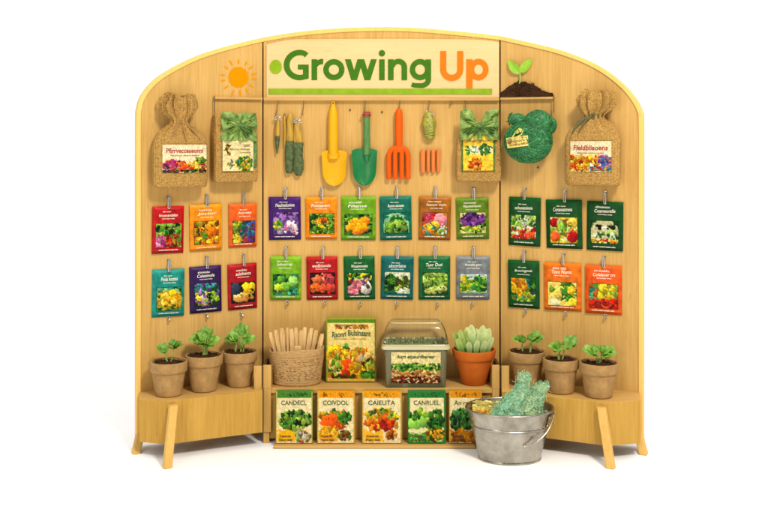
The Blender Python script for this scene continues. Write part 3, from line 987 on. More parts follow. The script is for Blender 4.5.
SP(0, (418.7, 256, 450, 299.2), 'emerald seed packet with pale green lettuce leaves and cut cucumbers', C(10, 116, 66), 'Tuvr Duti',
   veg(('rect', -1, -1, 2, 2, C(40, 90, 35)), ('dabs', 0, 0, 1, .75, [LG, C(150, 190, 80), C(190, 210, 120), MG], 80, .1), ('ell', .75, .74, .22, .16, C(205, 215, 130)), ('ell', .32, .82, .24, .14, C(200, 210, 110)), ('dabs', 0, .1, 1, 1, [DG, LG], 20, .05)))
SP(0, (456, 256, 489.3, 299.2), 'grey seed packet with yellow green shrubs on a pale picture', C(134, 140, 142), 'Nonelia gaes',
   veg(('rect', -1, -1, 2, 2, C(198, 214, 204)), ('dabs', 0, .1, .5, .95, [LG, C(190, 200, 50), MG, YE], 70, .08), ('dabs', .45, .15, 1, .95, [MG, C(70, 160, 60), LG, DG], 80, .08), ('rect', -1, .9, 2, 2, C(150, 180, 130))), foot=True)
SP(1, (509, 197, 540.5, 245.7), 'dark green seed packet with salad leaves above a row of tomatoes', C(10, 92, 36), 'cohuoessinnin',
   veg(('rect', -1, -1, 2, 2, C(190, 210, 150)), ('dabs', 0, 0, 1, .6, [LG, MG, C(170, 210, 110), WH, DG], 80, .08, False), ('dabs', 0, .55, 1, 1, [RD, OR, C(230, 90, 40), MG, WH, C(220, 60, 40)], 60, .08, False), ('ell', .8, .78, .16, .16, C(235, 100, 40))))
SP(1, (547, 199.5, 582.8, 248.3), 'dark green seed packet with scattered red and yellow peppers on white', C(12, 88, 34), 'Coranoantrens',
   veg(('rect', -1, -1, 2, 2, C(225, 210, 130)), ('dabs', 0, 0, 1, 1, [YE, C(240, 225, 150), LG, C(220, 190, 60)], 60, .1, False), ('ell', .16, .22, .15, .18, C(170, 20, 30)), ('ell', .8, .72, .19, .24, C(180, 24, 34)), ('ell', .2, .76, .16, .16, C(230, 100, 40)), ('ell', .45, .5, .14, .2, C(120, 160, 60)), ('ell', .82, .22, .16, .2, C(240, 210, 90)), ('dabs', .2, .1, .8, .9, [DG, RD, WH, OR], 26, .05)))
SP(1, (587, 201.4, 623, 250.4), 'dark green seed packet with a white mushroom oval and black shapes', C(10, 84, 32), 'Coannaontlle',
   veg(('rect', -1, -1, 2, 2, C(16, 80, 32)), ('ell', .5, .6, .52, .66, C(205, 200, 150), .04, 0), ('ell', .3, .3, .17, .14, BK), ('ell', .72, .25, .17, .13, C(30, 45, 25)), ('ell', .5, .3, .07, .05, WH), ('ell', .75, .6, .2, .22, C(150, 180, 80)), ('dabs', .1, .5, 1, 1, [MG, LG, WH, C(110, 150, 70), DG], 44, .07), ('dabs', 0, .8, 1, 1, [OR, RD, C(235, 190, 120), YE], 30, .06)))
SP(1, (509, 260, 539.7, 307.7), 'dark green seed packet with yellow squash blossoms over blue green leaves', C(12, 92, 36), 'Brouringpnels',
   veg(('rect', -1, -1, 2, 2, C(30, 110, 50)), ('dabs', .35, 0, 1, 1, [TQ, C(50, 150, 100), MG, DG], 60, .09), ('dabs', 0, .0, .65, .65, [YE, C(240, 180, 20), OR, C(230, 200, 60)], 70, .1), ('dabs', 0, .6, 1, 1, [LG, MG, YE, C(60, 150, 120)], 44, .07)))
SP(1, (545, 262.6, 581.4, 310.3), 'orange seed packet with a green herb sprig between yellow slices', C(238, 126, 22), 'Tont Nums',
   veg(('rect', -1, -1, 2, 2, C(246, 222, 120)), ('dabs', .4, .02, .95, .8, [MG, DG, C(60, 140, 40)], 70, .08), ('ell', .3, .46, .2, .3, C(250, 225, 110)), ('ell', .16, .34, .1, .16, C(120, 150, 50)), ('ell', .82, .36, .13, .18, C(235, 195, 50)), ('ell', .84, .84, .18, .16, C(250, 215, 60)), ('ell', .3, .86, .22, .12, C(255, 240, 180))))
SP(1, (585.7, 265, 621.8, 313.8), 'orange seed packet with a patchwork of teal, yellow and red produce', C(238, 104, 20), 'Cofalaoer trs',
   veg(('rect', -1, -1, 2, 2, C(200, 150, 40)), ('dabs', 0, 0, .55, .75, [TQ, C(60, 160, 110), OR, MG], 60, .09, False), ('dabs', .4, 0, 1, .6, [YE, C(230, 210, 60), LG], 60, .09, False), ('dabs', 0, .65, 1, 1, [RD, C(170, 30, 20), C(220, 80, 30)], 60, .08, False)))

# ================================================================= SACKS
def sack_rings(spec, n=72, p=3.2, folds=9, ph=0.0, seed=0.0, flat_back=True):
    rings = []
    for z, hw, hd, fa, dx in spec:
        ring = []
        for i in range(n):
            a = 2 * math.pi * i / n
            ca, sa = math.cos(a), math.sin(a)
            x = hw * math.copysign(abs(ca) ** (2 / p), ca); y = hd * math.copysign(abs(sa) ** (2 / p), sa)
            k = 1 + fa * (math.sin(folds * a + ph + .03 * z) * .6 + .7 * math.sin(round(folds * 1.7) * a + ph * 2 + seed) + .35 * math.sin(23 * a + seed + z * .1))
            nz_ = noise.noise(Vector((x * .06 + seed, y * .06, z * .06))) * .9 + noise.noise(Vector((x * .2 + seed, y * .2, z * .2))) * .45
            ring.append(Vector((x * k + dx + nz_ * .5 * (1 if abs(ca) > .5 else 0), y * k + nz_ * (.6 + fa * 3), z + nz_ * (.4 + fa * 6) + max(0, fa - .15) * 26 * noise.noise(Vector((ca * 3.1 + seed, sa * 3.1, seed))))))
        rings.append(ring)
    return rings


def interp_spec(keys, n):
    out = []
    for i in range(n):
        t = i / (n - 1) * (len(keys) - 1); j = min(int(t), len(keys) - 2); f = t - j
        p0, p1, p2, p3 = keys[max(j - 1, 0)], keys[j], keys[j + 1], keys[min(j + 2, len(keys) - 1)]
        out.append(tuple(.5 * (2 * b + (-a + c) * f + (2 * a - 5 * b + 4 * c - d) * f * f + (-a + 3 * b - 3 * c + d) * f ** 3) for a, b, c, d in zip(p0, p1, p2, p3)))
    return out


def label_card(parent, x0, x1, z0, z1, y, cv, bow=2.0, th=.35, name='paper_label'):
    """printed card bowed over a full sack"""
    def pos(u, v, o=0.0):
        return Vector((x0 + (x1 - x0) * u, y + bow * (2 * u - 1) ** 2 + o, z1 + (z0 - z1) * v))
    m = M(); m.grid(cv.w - 1, cv.h - 1, lambda u, v: pos(u, v), 0, cv)
    loop = [(i / 12, 0) for i in range(12)] + [(1, i / 6) for i in range(6)] + [(1 - i / 12, 1) for i in range(12)] + [(0, 1 - i / 6) for i in range(6)]
    n = len(loop)
    m.add([pos(u, v) for u, v in loop] + [pos(u, v, th) for u, v in loop], [((i + 1) % n, i, n + i, n + (i + 1) % n) for i in range(n)], 0, [cv.at(u, v) for u, v in loop] * 2)
    o = m.build(name, PRINT, parent, sharp=60)
    return o, pos


def burlap_sack(side, cx, ybot, label, keys, lab, cvs, title, tie_z, tie_r, tie_dx, seed, tails, tiemat):
    b = wp(side, cx, ybot)
    root = thing('burlap_sack', label, 'sack', b, rot_of(side), 'burlap sacks hung on the board')
    spec = interp_spec(keys, 84)
    dep = 12.5
    m = M()
    R = sack_rings(spec, 120, seed=seed)
    R = [[p + Vector((0, -dep, 0)) for p in r] for r in R]
    for r in R:
        for p in r: p.y = min(p.y, -.3)
    m.loft(R, 0, True, True)
    fr = random.Random(int(seed * 10))
    for _ in range(90):                      # frayed threads at the gathered top
        r = R[fr.randrange(len(R) - 34, len(R) - 10)]; p = r[fr.randrange(len(r))]
        if p.z < tie_z + 4: continue
        d = Vector((p.x - tie_dx * 1.8, (p.y + dep), fr.uniform(2, 12))).normalized()
        e = Vector((fr.uniform(-.8, .8), fr.uniform(-.8, .8), fr.uniform(-.6, .8)))
        m.tube([p - d * .4, p + d * fr.uniform(.8, 1.6), p + d * fr.uniform(1.8, 3.2) + e], .2, 4)
    m.build('sack_cloth', BURLAP, root, sharp=80)
    x0, x1, z0, z1 = lab
    card, pos = label_card(root, x0, x1, z0, z1, -2 * dep - 1.2, cvs)
    m = M(); w, hh = x1 - x0, z1 - z0
    text(m, title, lambda x, z: pos((x / w) + .5, 1 - (.70 + z / hh) , -.3), w * .84, hh * .17, shear=.1, bold=.02)
    m.build('label_lettering', INK_RED, card, smooth=False)
    m = M(); text(m, 'Abcanouns cloerns urscavo', lambda x, z: pos((x / w) + .5, 1 - (.59 + z / hh), -.3), w * .66, hh * .05)
    m.build('label_lettering', INK_BRN, card, smooth=False)
    m = M()
    for k in range(4):
        pts = []
        for i in range(40):
            a = 2 * math.pi * i / 40
            pts.append(Vector((tie_dx + math.cos(a) * (tie_r + .3), -dep + math.sin(a) * (tie_r * .8 + .2), tie_z + (k - 1.5) * 1.1 + .7 * math.sin(a + k))))
        m.tube(pts, .65, 6, closed=True)
    for t in tails:
        m.tube([Vector((tie_dx + x, y, tie_z + z)) for x, y, z in t], [.9] + [1.0] * (len(t) - 2) + [.5], 6)
    m.build('tie_string', tiemat, root)
    return root


def flowers_label(a, b):
    cv = Cv(96, 60, C(243, 226, 186)); cv.a *= (1 + .03 * cv.nz(4))[..., None]
    return cv


cvA = flowers_label(0, 0)
cvA.dabs(.02, .55, .50, .98, [C(214, 40, 130), C(235, 90, 160), C(180, 30, 90), C(240, 120, 60), C(140, 30, 90)], 130, .045)
cvA.dabs(.36, .6, .54, .95, [C(240, 90, 40), C(230, 70, 60), OR], 40, .035)
cvA.dabs(.56, .55, .99, .98, [YE, OR, C(250, 190, 60), RD, C(240, 220, 120), C(190, 60, 70)], 120, .04)
cvA.dabs(.75, .46, .99, .66, [MG, DG, LG], 40, .035); cvA.dabs(.0, .9, 1, 1.0, [DG, BR, MG, BK], 70, .03, False); cvA.dabs(.02, .65, .14, .98, [XG, PU, DG], 16, .03)
cvA.rect(-1, -1, 2, .02, C(190, 160, 110)); cvA.rect(-1, -1, .012, 2, C(190, 160, 110)); cvA.grain(.05)
keysA = [(0, 22, 9, 0, 0), (1.2, 25, 11.5, 0, 0), (8, 26, 12.5, 0, 0), (26, 26, 12.5, 0, 0), (40, 25.6, 12.3, .01, 0), (48, 23.0, 11.6, .03, 0), (54, 16.5, 9.8, .10, -.5), (59, 10.0, 8.2, .13, -1), (62.5, 7.6, 6.6, .10, -1.2), (66, 8.6, 7.2, .16, -1.4), (70, 12.0, 9.0, .20, -2), (75, 14.0, 10.0, .24, -2.5), (79.5, 13.6, 10.2, .28, -3), (83, 12.0, 9.6, .34, -2.5), (86.4, 10.2, 8.6, .38, -2.5), (84.5, 8.0, 6.6, .34, -2.5), (77, 5.6, 4.6, .2, -2.5), (70, 4, 3, .1, -2)]
burlap_sack(-1, 176.6, 186.5, 'tied burlap sack with a pink and yellow flower label at the far left', keysA, (-19.8, 22.4, 14.0, 40.5), cvA, 'Pfirrvecceueonnl', 62.6, 7.6, -1.2, 3.1,
            [[(0, -19.5, 0), (-4, -22, -4), (-7, -24, -10), (-9, -25.2, -15)], [(1, -19.5, 0), (2, -22, -6), (3, -24.4, -12), (3.5, -25.4, -18)], [(2, -19, 0), (7, -21, -5), (13, -23, -11), (18, -24, -18)]], STRING)

cvB = flowers_label(0, 0)
cvB.rect(.0, .52, 1, .97, C(240, 180, 50)); cvB.dabs(.0, .48, .72, 1, [YE, OR, RD, C(250, 200, 60), C(240, 230, 150), C(220, 90, 30)], 160, .05, False)
cvB.dabs(.70, .5, 1, .98, [PU, C(90, 90, 190), C(180, 90, 170), C(60, 130, 180), C(200, 120, 60)], 80, .045, False)
cvB.dabs(.45, .75, .85, 1, [TQ, DG, RD, C(60, 120, 170), WH], 40, .03); cvB.rect(-1, .965, 2, 2, C(225, 215, 170)); cvB.dabs(.0, .9, 1, .98, [MG, LG, RD], 30, .025, False); cvB.grain(.05)
keysB = [(0, 23, 9, 0, 0), (1.2, 25, 11.5, 0, 0), (8, 26, 12.5, 0, 0), (26, 26, 12.5, 0, 0), (42, 25.6, 12.3, .01, 0), (51, 22.4, 11.4, .03, 0), (57, 16.0, 9.8, .09, .8), (61.5, 10.4, 8.2, .12, 1.2), (65, 8.2, 6.8, .10, 1.4), (68, 9.4, 7.4, .15, 1.8), (72, 13.4, 9.0, .18, 2.4), (77, 15.4, 10.4, .20, 3), (82, 15.2, 10.4, .22, 3.2), (86, 12.6, 8.8, .26, 3.4), (88.6, 8.6, 6.4, .28, 3.4), (87, 5, 4, .2, 3.4), (82, 2.4, 2, .05, 3.4)]
burlap_sack(1, 595.8, 184.8, 'tied burlap sack with a green string and an orange and violet label', keysB, (-18.6, 20.0, 13.4, 42.0), cvB, 'Fieldbliaoens', 65.2, 8.4, 1.4, 8.7,
            [[(-2, -19.5, 0), (-8, -23, -3), (-14, -25, -9), (-19, -25.5, -17)], [(-2, -19.5, .5), (-7, -22, -1.5), (-13, -24, -5), (-17, -25, -12)], [(-1, -20, 0), (-5, -23, -3), (-9, -25, -9), (-12, -26, -16)]], mat('olive_string', h8(92, 88, 46), .9, var=.3, vscale=400))


def bow_lobe(m, knot, tip, w0, w1, seed, depth=5.0, mi=0, nf=4):
    k, t = Vector(knot), Vector(tip); L = t - k; q = Vector((-L.z, 0, L.x)).normalized()
    def fn(u, v):
        s = 2 * u - 1; w = w0 + (w1 - w0) * v ** .8
        e = 1 - .10 * abs(math.sin(s * 5 + seed)) * v
        p = k + L * (v * e) + q * s * w * (1 if v < .92 else 1 - (v - .92) * 1.2)
        f = math.cos(s * math.pi * nf + seed) * (.4 + 1.5 * v) * (1 - .3 * abs(s)) + noise.noise(Vector((s * 2 + seed, v * 3, seed))) * 1.6 * v
        return Vector((p.x, p.y - depth * math.sin(math.pi * min(1, v * .9 + .08)) * (1 - s * s * .8) - f, p.z + noise.noise(Vector((s * 3, v * 3, seed + 4))) * 1.2))
    m.grid(26, 16, fn, mi)


def wrapped_sack(side, cx, ybot, label, w, hb, lab, cvs, lobes, knot, title, extra, drape):
    b = wp(side, cx, ybot)
    root = thing('wrapped_sack', label, 'sack', b, rot_of(side), 'wrapped sacks hung on the board')
    dep = 9.0
    hw = w / 2
    spec = interp_spec([(0, hw - 1.5, dep - 2, 0, 0), (1, hw - .4, dep - .5, 0, 0), (8, hw, dep, 0, 0), (hb * .6, hw, dep, 0, 0), (hb - 6, hw - .6, dep - .6, 0, 0), (hb, hw - 1.5, dep - 2.5, .01, 0), (hb + 1, hw - 4, dep - 5, .02, 0)], 36)
    R = [[Vector((p.x, min(p.y - dep, -.3), p.z)) for p in r] for r in sack_rings(spec, p=5.5, seed=cx)]
    m = M(); m.loft(R); m.build('sack_cloth', BURLAP, root, sharp=70)
    m = M()
    for k, (tx, tz, w0, w1, mi) in enumerate(lobes):
        bow_lobe(m, (knot[0], -2 * dep - 4, knot[1]), (tx, -2 * dep - 4.5, tz), w0, w1, k * 2.3 + cx, 3.6, mi)
    dx0, dx1, dz0, dz1, notch = drape
    def dr(u, v):
        x, z = dx0 + (dx1 - dx0) * u, dz0 + (dz1 - dz0) * v
        z += v ** 3 * (2.6 * noise.noise(Vector((x * .22, cx, 1))) + 1.6 * noise.noise(Vector((x * .7, cx, 3)))) - notch * v * v * math.exp(-((x - knot[0]) / 5.0) ** 2)
        vx, vz = x - knot[0], z - knot[1]; dd = math.hypot(vx, vz); an = math.atan2(vz, vx)
        f = math.cos(an * 8 + cx) * min(1, dd / 9) * 1.5 + .8 * math.cos(an * 17 + 1) * min(1, dd / 12) + 1.4 * noise.noise(Vector((x * .16, z * .16, cx)))
        edge = 1 - (2 * u - 1) ** 6
        return Vector((x + .6 * noise.noise(Vector((z * .4, cx, 2))), -2 * dep - .8 - 2.6 * edge - f * 1.5, z))
    m.grid(52, 40, dr, 0)
    m.ico((knot[0], -2 * dep - 5.5, knot[1]), 3.0, 1, 2, (1.1, .8, .9), .5)
    for xa, za, xb, zb in extra:                     # side drape of the wrap
        m.grid(4, 14, lambda u, v: Vector((xa + (xb - xa) * u, -2 * dep - .6 - .8 * math.sin(u * 3.1 + v * 9) - .3, zb + (za - zb) * v)), 1)
    o = m.build('green_wrap', [FABRIC_L, FABRIC_G], root, sharp=70)
    md = o.modifiers.new('thickness', 'SOLIDIFY'); md.thickness = .0007
    x0, x1, z0, z1 = lab
    card, pos = label_card(root, x0, x1, z0, z1, -2 * dep - 2.6, cvs, .6, 1.2)
    ww, hh = x1 - x0, z1 - z0
    m = M()
    for s, fx, fz, fw, fh in title:
        text(m, s, lambda x, z: pos(fx + x / ww, 1 - (fz + z / hh), -.25), ww * fw, hh * fh, shear=.15)
    m.build('label_lettering', INK_BRN, card, smooth=False)
    return root


cvC = Cv(60, 60, C(240, 224, 170)); cvC.a *= (1 + .03 * cvC.nz(4))[..., None]
cvC.dabs(.08, .12, .26, .5, [C(120, 90, 30), YE, BR, C(90, 70, 30)], 30, .04); cvC.dabs(.14, .66, .36, .9, [MG, C(150, 140, 60), TQ, BR], 26, .035)
cvC.dabs(.44, .52, .98, .98, [TQ, C(60, 130, 120), DG, YE, C(220, 200, 70), MG], 130, .05); cvC.dabs(.56, .6, .9, .92, [YE, OR, C(200, 180, 60), MG], 40, .04); cvC.grain(.05)
wrapped_sack(-1, 231.8, 181.4, 'flat burlap sack topped with a pale green bow beside the painted sun', 44, 66, (-15.5, 15.4, 11.0, 40.4), cvC,
             [(-11.5, 59, 2, 5.5, 0), (14.5, 61, 2, 6, 0), (-9.5, 45, 2, 5, 0), (13, 46.5, 2, 5, 1)], (1.5, 55),
             [('Mucrcn ehanons', .56, .68, .66, .07), ('osaur', .78, .79, .22, .08), ('cousena', .74, .58, .34, .04)], [(14.6, 14, 19.5, 44)], (-16.5, 19.0, 40.0, 67.5, 1.0))
cvD = Cv(60, 60, C(246, 208, 70)); cvD.a *= (1 + .06 * cvD.nz(4))[..., None]
cvD.rect(.1, .3, .98, .5, C(240, 236, 190), .01); cvD.dabs(.08, .3, .22, .54, [MG, DG], 20, .04); cvD.dabs(.5, .22, .95, .54, [MG, DG, C(100, 150, 90), C(60, 130, 60)], 60, .04); cvD.dabs(.25, .3, .5, .48, [C(150, 180, 120), WH, MG], 16, .04)
cvD.dabs(.18, .66, .64, .98, [C(225, 110, 20), C(235, 130, 30), C(190, 70, 10), C(245, 160, 60)], 70, .05); cvD.dabs(.05, .0, .95, .2, [C(230, 170, 50), C(250, 225, 130), C(210, 150, 40)], 40, .03); cvD.grain(.05)
wrapped_sack(0, 477.5, 181, 'flat burlap sack with a green bow and a yellow label in the middle panel', 44.5, 42, (-16.0, 13.6, 11.2, 44.6), cvD,
             [(-12.5, 60, 2, 5.5, 0), (13.5, 61, 2, 7.5, 0), (-13, 47, 2, 5, 1), (15, 48, 2, 6, 1)], (0, 55),
             [('Souerna Vuolnanrs', .5, .84, .7, .07)], [(13.9, 10, 15.4, 46), (-17.2, 10, -16.2, 46)], (-18.5, 19.0, 41.0, 70.0, 13.0))

# ================================================================= TWINE
def wound(m, c, r, n, sq=(1, 1, 1), tr=.55, mats=2, seed=0, core=True):
    rr = random.Random(seed)
    if core: m.ico(c, r * .95, 0, 3, sq)
    for k in range(n):
        ax = Vector((rr.gauss(0, 1), rr.gauss(0, .8), rr.gauss(0, 1))).normalized()
        u = ax.orthogonal().normalized(); w = ax.cross(u); off = rr.uniform(-.5, .5)
        rad = math.sqrt(1 - off * off); pts = []
        ph = rr.random() * 6
        for i in range(44):
            a = 2 * math.pi * i / 44
            p = (u * math.cos(a) + w * math.sin(a)) * rad + ax * (off + .05 * math.sin(3 * a + ph))
            p *= r * (1 + .05 * rr.random() * .3 + k / n * .03)
            pts.append(Vector(c) + Vector((p.x * sq[0], p.y * sq[1], p.z * sq[2])))
        m.tube(pts, tr, 4, 1 if rr.random() < .26 else 0, closed=True)


b = wp(1, 532.5, 162)
tb = thing('twine_bundle', 'large green ball of garden twine with two smaller balls and a yellow tag', 'twine', b, rot_of(1))
m = M(); wound(m, (.5, -17, 20), 20.8, 230, (1.10, .78, .95), .42, seed=3)
m.build('twine_ball', [TWINE, TWINE_L], tb)
m = M(); wound(m, (11.0, -19, 38.5), 12.2, 130, (1.08, .75, .95), .40, seed=5)
m.build('twine_ball', [TWINE, TWINE_L], tb)
m = M(); wound(m, (20, -13, 36), 8.2, 80, (.9, .8, 1.0), .4, seed=6)
m.build('twine_ball', [TWINE, TWINE_L], tb)
m = M(); wound(m, (-11.0, -15, 41.5), 7.4, 60, (1.15, .8, .75), .5, seed=9)
for k in range(26):
    a = rnd.uniform(2.0, 3.8); m.tube([Vector((-14, -16, 40)), Vector((-14 + 5 * math.cos(a), -17 + rnd.uniform(-2, 2), 41 + 6 * math.sin(a))), Vector((-13.5 + rnd.uniform(6, 8.4) * math.cos(a), -15 + rnd.uniform(-3, 3), 41 + 9 * math.sin(a)))], .4, 4)
m.build('twine_ball', [TWINE, TWINE_L], tb)
cvT = Cv(40, 20, C(250, 222, 130)); cvT.dabs(.05, .1, .95, .9, [C(252, 228, 140), C(240, 204, 110)], 20, .1, False); cvT.grain(.05)
m = M()
Rt = Matrix.Rotation(math.radians(-7), 3, 'Y')
def tagp(x, z, y=0.0): return Vector((-5, -35.2 + .015 * x * x + y, 20)) + Rt @ Vector((x, 0, z))
m.grid(39, 19, lambda u, v: tagp((u - .5) * 21.5, (.5 - v) * 10), 0, cvT)
loop = [(-10.75, 5), (10.75, 5), (10.75, -5), (-10.75, -5)]
m.add([tagp(x, z) for x, z in loop] + [tagp(x, z, .8) for x, z in loop], [((i + 1) % 4, i, 4 + i, 4 + (i + 1) % 4) for i in range(4)], 0, [cvT.at(.5, .5)] * 8)
tg = m.build('paper_tag', PRINT, tb, smooth=False)
m = M(); text(m, 'Groounre', lambda x, z: tagp(x, z - .2, -.3), 15, 2.6, shear=.2); text(m, 'nosrecadeln', lambda x, z: tagp(x, z - 3.4, -.3), 17, 2.2, shear=.2)
m.build('tag_lettering', INK_BRN, tg, smooth=False)
m = M(); m.tube([tagp(-4, 5, .2), Vector((-7, -33.5, 29)), Vector((-4, -31, 33)), Vector((0, -32, 31)), Vector((-1, -34, 27)), tagp(1, 5, .2)], .6, 5)
m.ico((-5, -34, 29), 1.8, 0, 1, jit=.6); m.ico((-2, -34, 31), 1.6, 0, 1, jit=.6)
m.build('tag_string', mat('yellow_string', (.55, .50, .10), .7, var=.3), tb)
m = M(); m.tube([Vector((20.5, -5, 50.5)), Vector((20.8, -7, 47.5)), Vector((20.5, -11, 45)), Vector((20, -13, 44))], .5, 5)
m.build('hanging_loop', RUST, tb)

# ================================================================= TOOLS
def lathe_handle(m, x, y, prof, mi=0, sq=1.0):
    m.lathe(prof, 20, (x, y, 0), mi, sq)


def blade(m, x, y, ztop, zbot, wt, wb, dish, mi=0, flare=.0):
    """rounded scoop, open at the top, hollow towards the viewer"""
    def fn(u, v, o=0.0):
        s = 2 * u - 1; z = ztop + (zbot - ztop) * v
        w = wt + (wb - wt) * v
        if v > .62:
            q = (v - .62) / .38; w *= math.sqrt(max(0.0, 1 - q * q * .998))
        zz = z + (1.2 * (1 - abs(s) ** 4) - 1.2) * (1 - v) ** 3 * 2.0
        return Vector((x + s * w, y + dish * (1 - s * s) * (.35 + .65 * math.sin(math.pi * (v * .8 + .12))) - .8 + o, zz))
    m.grid(22, 26, fn, mi)
    m.grid(22, 26, lambda u, v: fn(1 - u, v, 1.5), mi)
    rim = [(i / 22, 0) for i in range(22)] + [(1, i / 26) for i in range(26)] + [(1 - i / 22, 1) for i in range(22)] + [(0, 1 - i / 26) for i in range(26)]
    n = len(rim)
    m.add([fn(u, v) for u, v in rim] + [fn(u, v, 1.5) for u, v in rim], [((i + 1) % n, i, n + i, n + (i + 1) % n) for i in range(n)], mi)


b = wp(0, 334.6, 186)
t = thing('hand_trowel', 'all yellow plastic hand trowel hanging blade down from the rail', 'trowel', b)
m = M(); lathe_handle(m, -1.2, -5, [(4.2, 31), (4.9, 36), (4.9, 52), (4.7, 66), (4.3, 73), (3.2, 78), (1.7, 81.5), (.5, 82.2)])
m.build('handle', YEL_PLASTIC, t)
m = M(); blade(m, 0, -6, 36, .2, 12.7, 10.6, 4.5); m.lathe([(5.2, 27.5), (5.4, 31.5), (5.0, 33)], 20, (-1.1, -5, 0), 0, .7)
m.build('blade', YEL_PLASTIC, t)
m = M(); m.tube([Vector((-1.2 + 1.5 * math.cos(a), -5, 82.6 + 1.6 * math.sin(a))) for a in np.linspace(0, 6.28, 13)[:-1]], .5, 6, closed=True)
m.build('hanging_ring', YEL_PLASTIC, t)

b = wp(0, 364.6, 185.6)
t = thing('hand_trowel', 'green hand trowel with a worn handle tied in red at its top', 'trowel', b)
m = M(); lathe_handle(m, 2.2, -5, [(3.4, 31), (3.5, 40), (3.2, 55), (3.3, 66), (2.9, 71), (1.4, 73.5)])
m.build('handle', GRN_HANDLE, t)
m = M(); blade(m, 0, -6, 37.2, .2, 12.8, 10.8, 4.2)
m.lathe([(1.2, 24), (3.0, 30), (3.6, 35), (3.6, 39), (3.2, 40)], 18, (2.1, -4.6, 0), 0, .75)
m.build('blade', GRN_PLASTIC, t)
m = M()
for k in range(4): m.tube([Vector((2.2 + 3.4 * math.cos(a), -5 + 3.4 * math.sin(a), 69.5 + k * 1.1 + .5 * math.sin(a + k))) for a in np.linspace(0, 6.28, 17)[:-1]], .75, 6, closed=True)
m.tube([Vector((2.2, -8.5, 71)), Vector((5, -9.5, 72)), Vector((6.5, -9, 70))], .7, 5); m.tube([Vector((2.2, -8.5, 71)), Vector((-1, -9.5, 72.5)), Vector((-2, -9, 70.5))], .7, 5)
m.build('cord_tie', mat('red_cord', (.30, .065, .03), .7, var=.3, vscale=300), t)

b = wp(0, 398.4, 180.4)
t = thing('hand_fork', 'orange plastic hand fork with four thick tines', 'hand fork', b)
m = M(); lathe_handle(m, .4, -5, [(3.0, 32), (3.6, 36), (3.9, 50), (3.9, 62), (3.6, 68), (2.6, 71), (.8, 72)])
m.build('handle', ORG_PLASTIC, t)
m = M()
for x0, x1, r in ((-9.6, -6.0, 2.5), (-3.3, -2.4, 2.3), (3.3, 2.4, 2.3), (9.6, 6.0, 2.5)):
    pts = [Vector((x0, -5, 1.2)), Vector((x0, -5, 2.6)), Vector((x0, -5.4, 14)), Vector((x0, -5.6, 22))]
    if abs(x0) > 5: pts += [Vector((x0 * .98, -5.6, 26)), Vector((x0 * .86, -5.6, 29.4)), Vector((x0 * .6, -5.4, 31.6)), Vector((x0 * .2, -5.2, 33))]
    else: pts += [Vector((x0, -5.6, 28)), Vector((x0 * .7, -5.4, 32))]
    m.tube(pts, [r * .7, r] + [r * 1.02] * (len(pts) - 2), 10)
m.lathe([(2.6, 28), (5.4, 30), (5.6, 31.6), (3.2, 35)], 18, (0, -5.3, 0), 0, .55)
m.build('tines', ORG_PLASTIC, t)

# slim yellow and green tools
def slim_tool(px, y0, ym, y1, wt, wb, label, seed, lean=0.0, point=False, ring=True):
    b = wp(0, px, y1); zt = wp(0, px, y0).z - b.z; zm = wp(0, px, ym).z - b.z
    t = thing('hand_tool', label, 'hand tool', b, group='slim tools hanging from the rail', roll=lean)
    m = M(); sx = wt / 2
    rg = []
    for z, k in ((zm - 1.5, .92), (zm + 2, 1), ((zm + zt) / 2, .96), (zt - 4, .80), (zt - 1, .62), (zt, .4)):
        rg.append([Vector((sx * k * math.cos(a), -4.2 + 2.4 * k * math.sin(a), z)) for a in np.linspace(0, 2 * math.pi, 17)[:-1]])
    m.loft(rg); m.build('grip', YEL_GRIP, t)
    m = M(); rg = []
    for i in range(16):
        v = i / 15; z = zm * (1 - v)
        k = (1 + .1 * math.sin(v * 9 + seed)) if not point else (1 - .75 * v ** 1.5)
        if not point and v > .85: k *= 1 - (v - .85) * 2.6
        rg.append([Vector((wb / 2 * k * math.cos(a) * (1 + .16 * noise.noise(Vector((a, z * .2, seed)))), -4.4 + 3.0 * k * math.sin(a) * (1 + .2 * noise.noise(Vector((a * 2, z * .25, seed)))), z)) for a in np.linspace(0, 2 * math.pi, 21)[:-1]])
    m.loft(rg); m.build('sleeve', MOTTLE, t, sharp=80)
    if ring:
        m = M()
        for k in range(3):
            cx, cz = -2 + k * 2.2, zt + .5 + (k % 2) * 1.4
            m.tube([Vector((cx + 1.5 * math.cos(a), -5 + .6 * math.sin(a + k), cz + 1.3 * math.sin(a))) for a in np.linspace(0, 6.28, 13)[:-1]], .45, 6, closed=True)
        m.build('wire_ring', STEEL, t)
    return t


slim_tool(277.6, 119, 136, 153.5, 5.4, 5.0, 'short pointed yellow and green tool, the smallest of the hanging tools', 1.3, 0.02, True)
slim_tool(289.4, 113.5, 141, 173, 7.4, 8.6, 'slim yellow topped tool with a green sleeve, close to the short pointed one', 4.1, .02, ring=False)
slim_tool(299.0, 122, 142.5, 175.5, 9.0, 9.8, 'wide mustard topped tool with a mottled green sleeve and wire rings', 7.7, -.02)
b = wp(0, 285.0, 146)
t = thing('wooden_rod', 'thin weathered wooden rod between the small yellow tools', 'rod', b)
m = M(); m.tube([Vector((0, -3, 0)), Vector((.3, -3, 16)), Vector((-.2, -3, 30))], [1.0, 1.15, .8], 8)
m.build('shaft', YEL_GRIP, t)
m = M(); m.tube([Vector((-.2, -3, 30)), Vector((-.2, -3, 32.5))], [1.0, .6], 8)
m.build('tip', RUST, t)

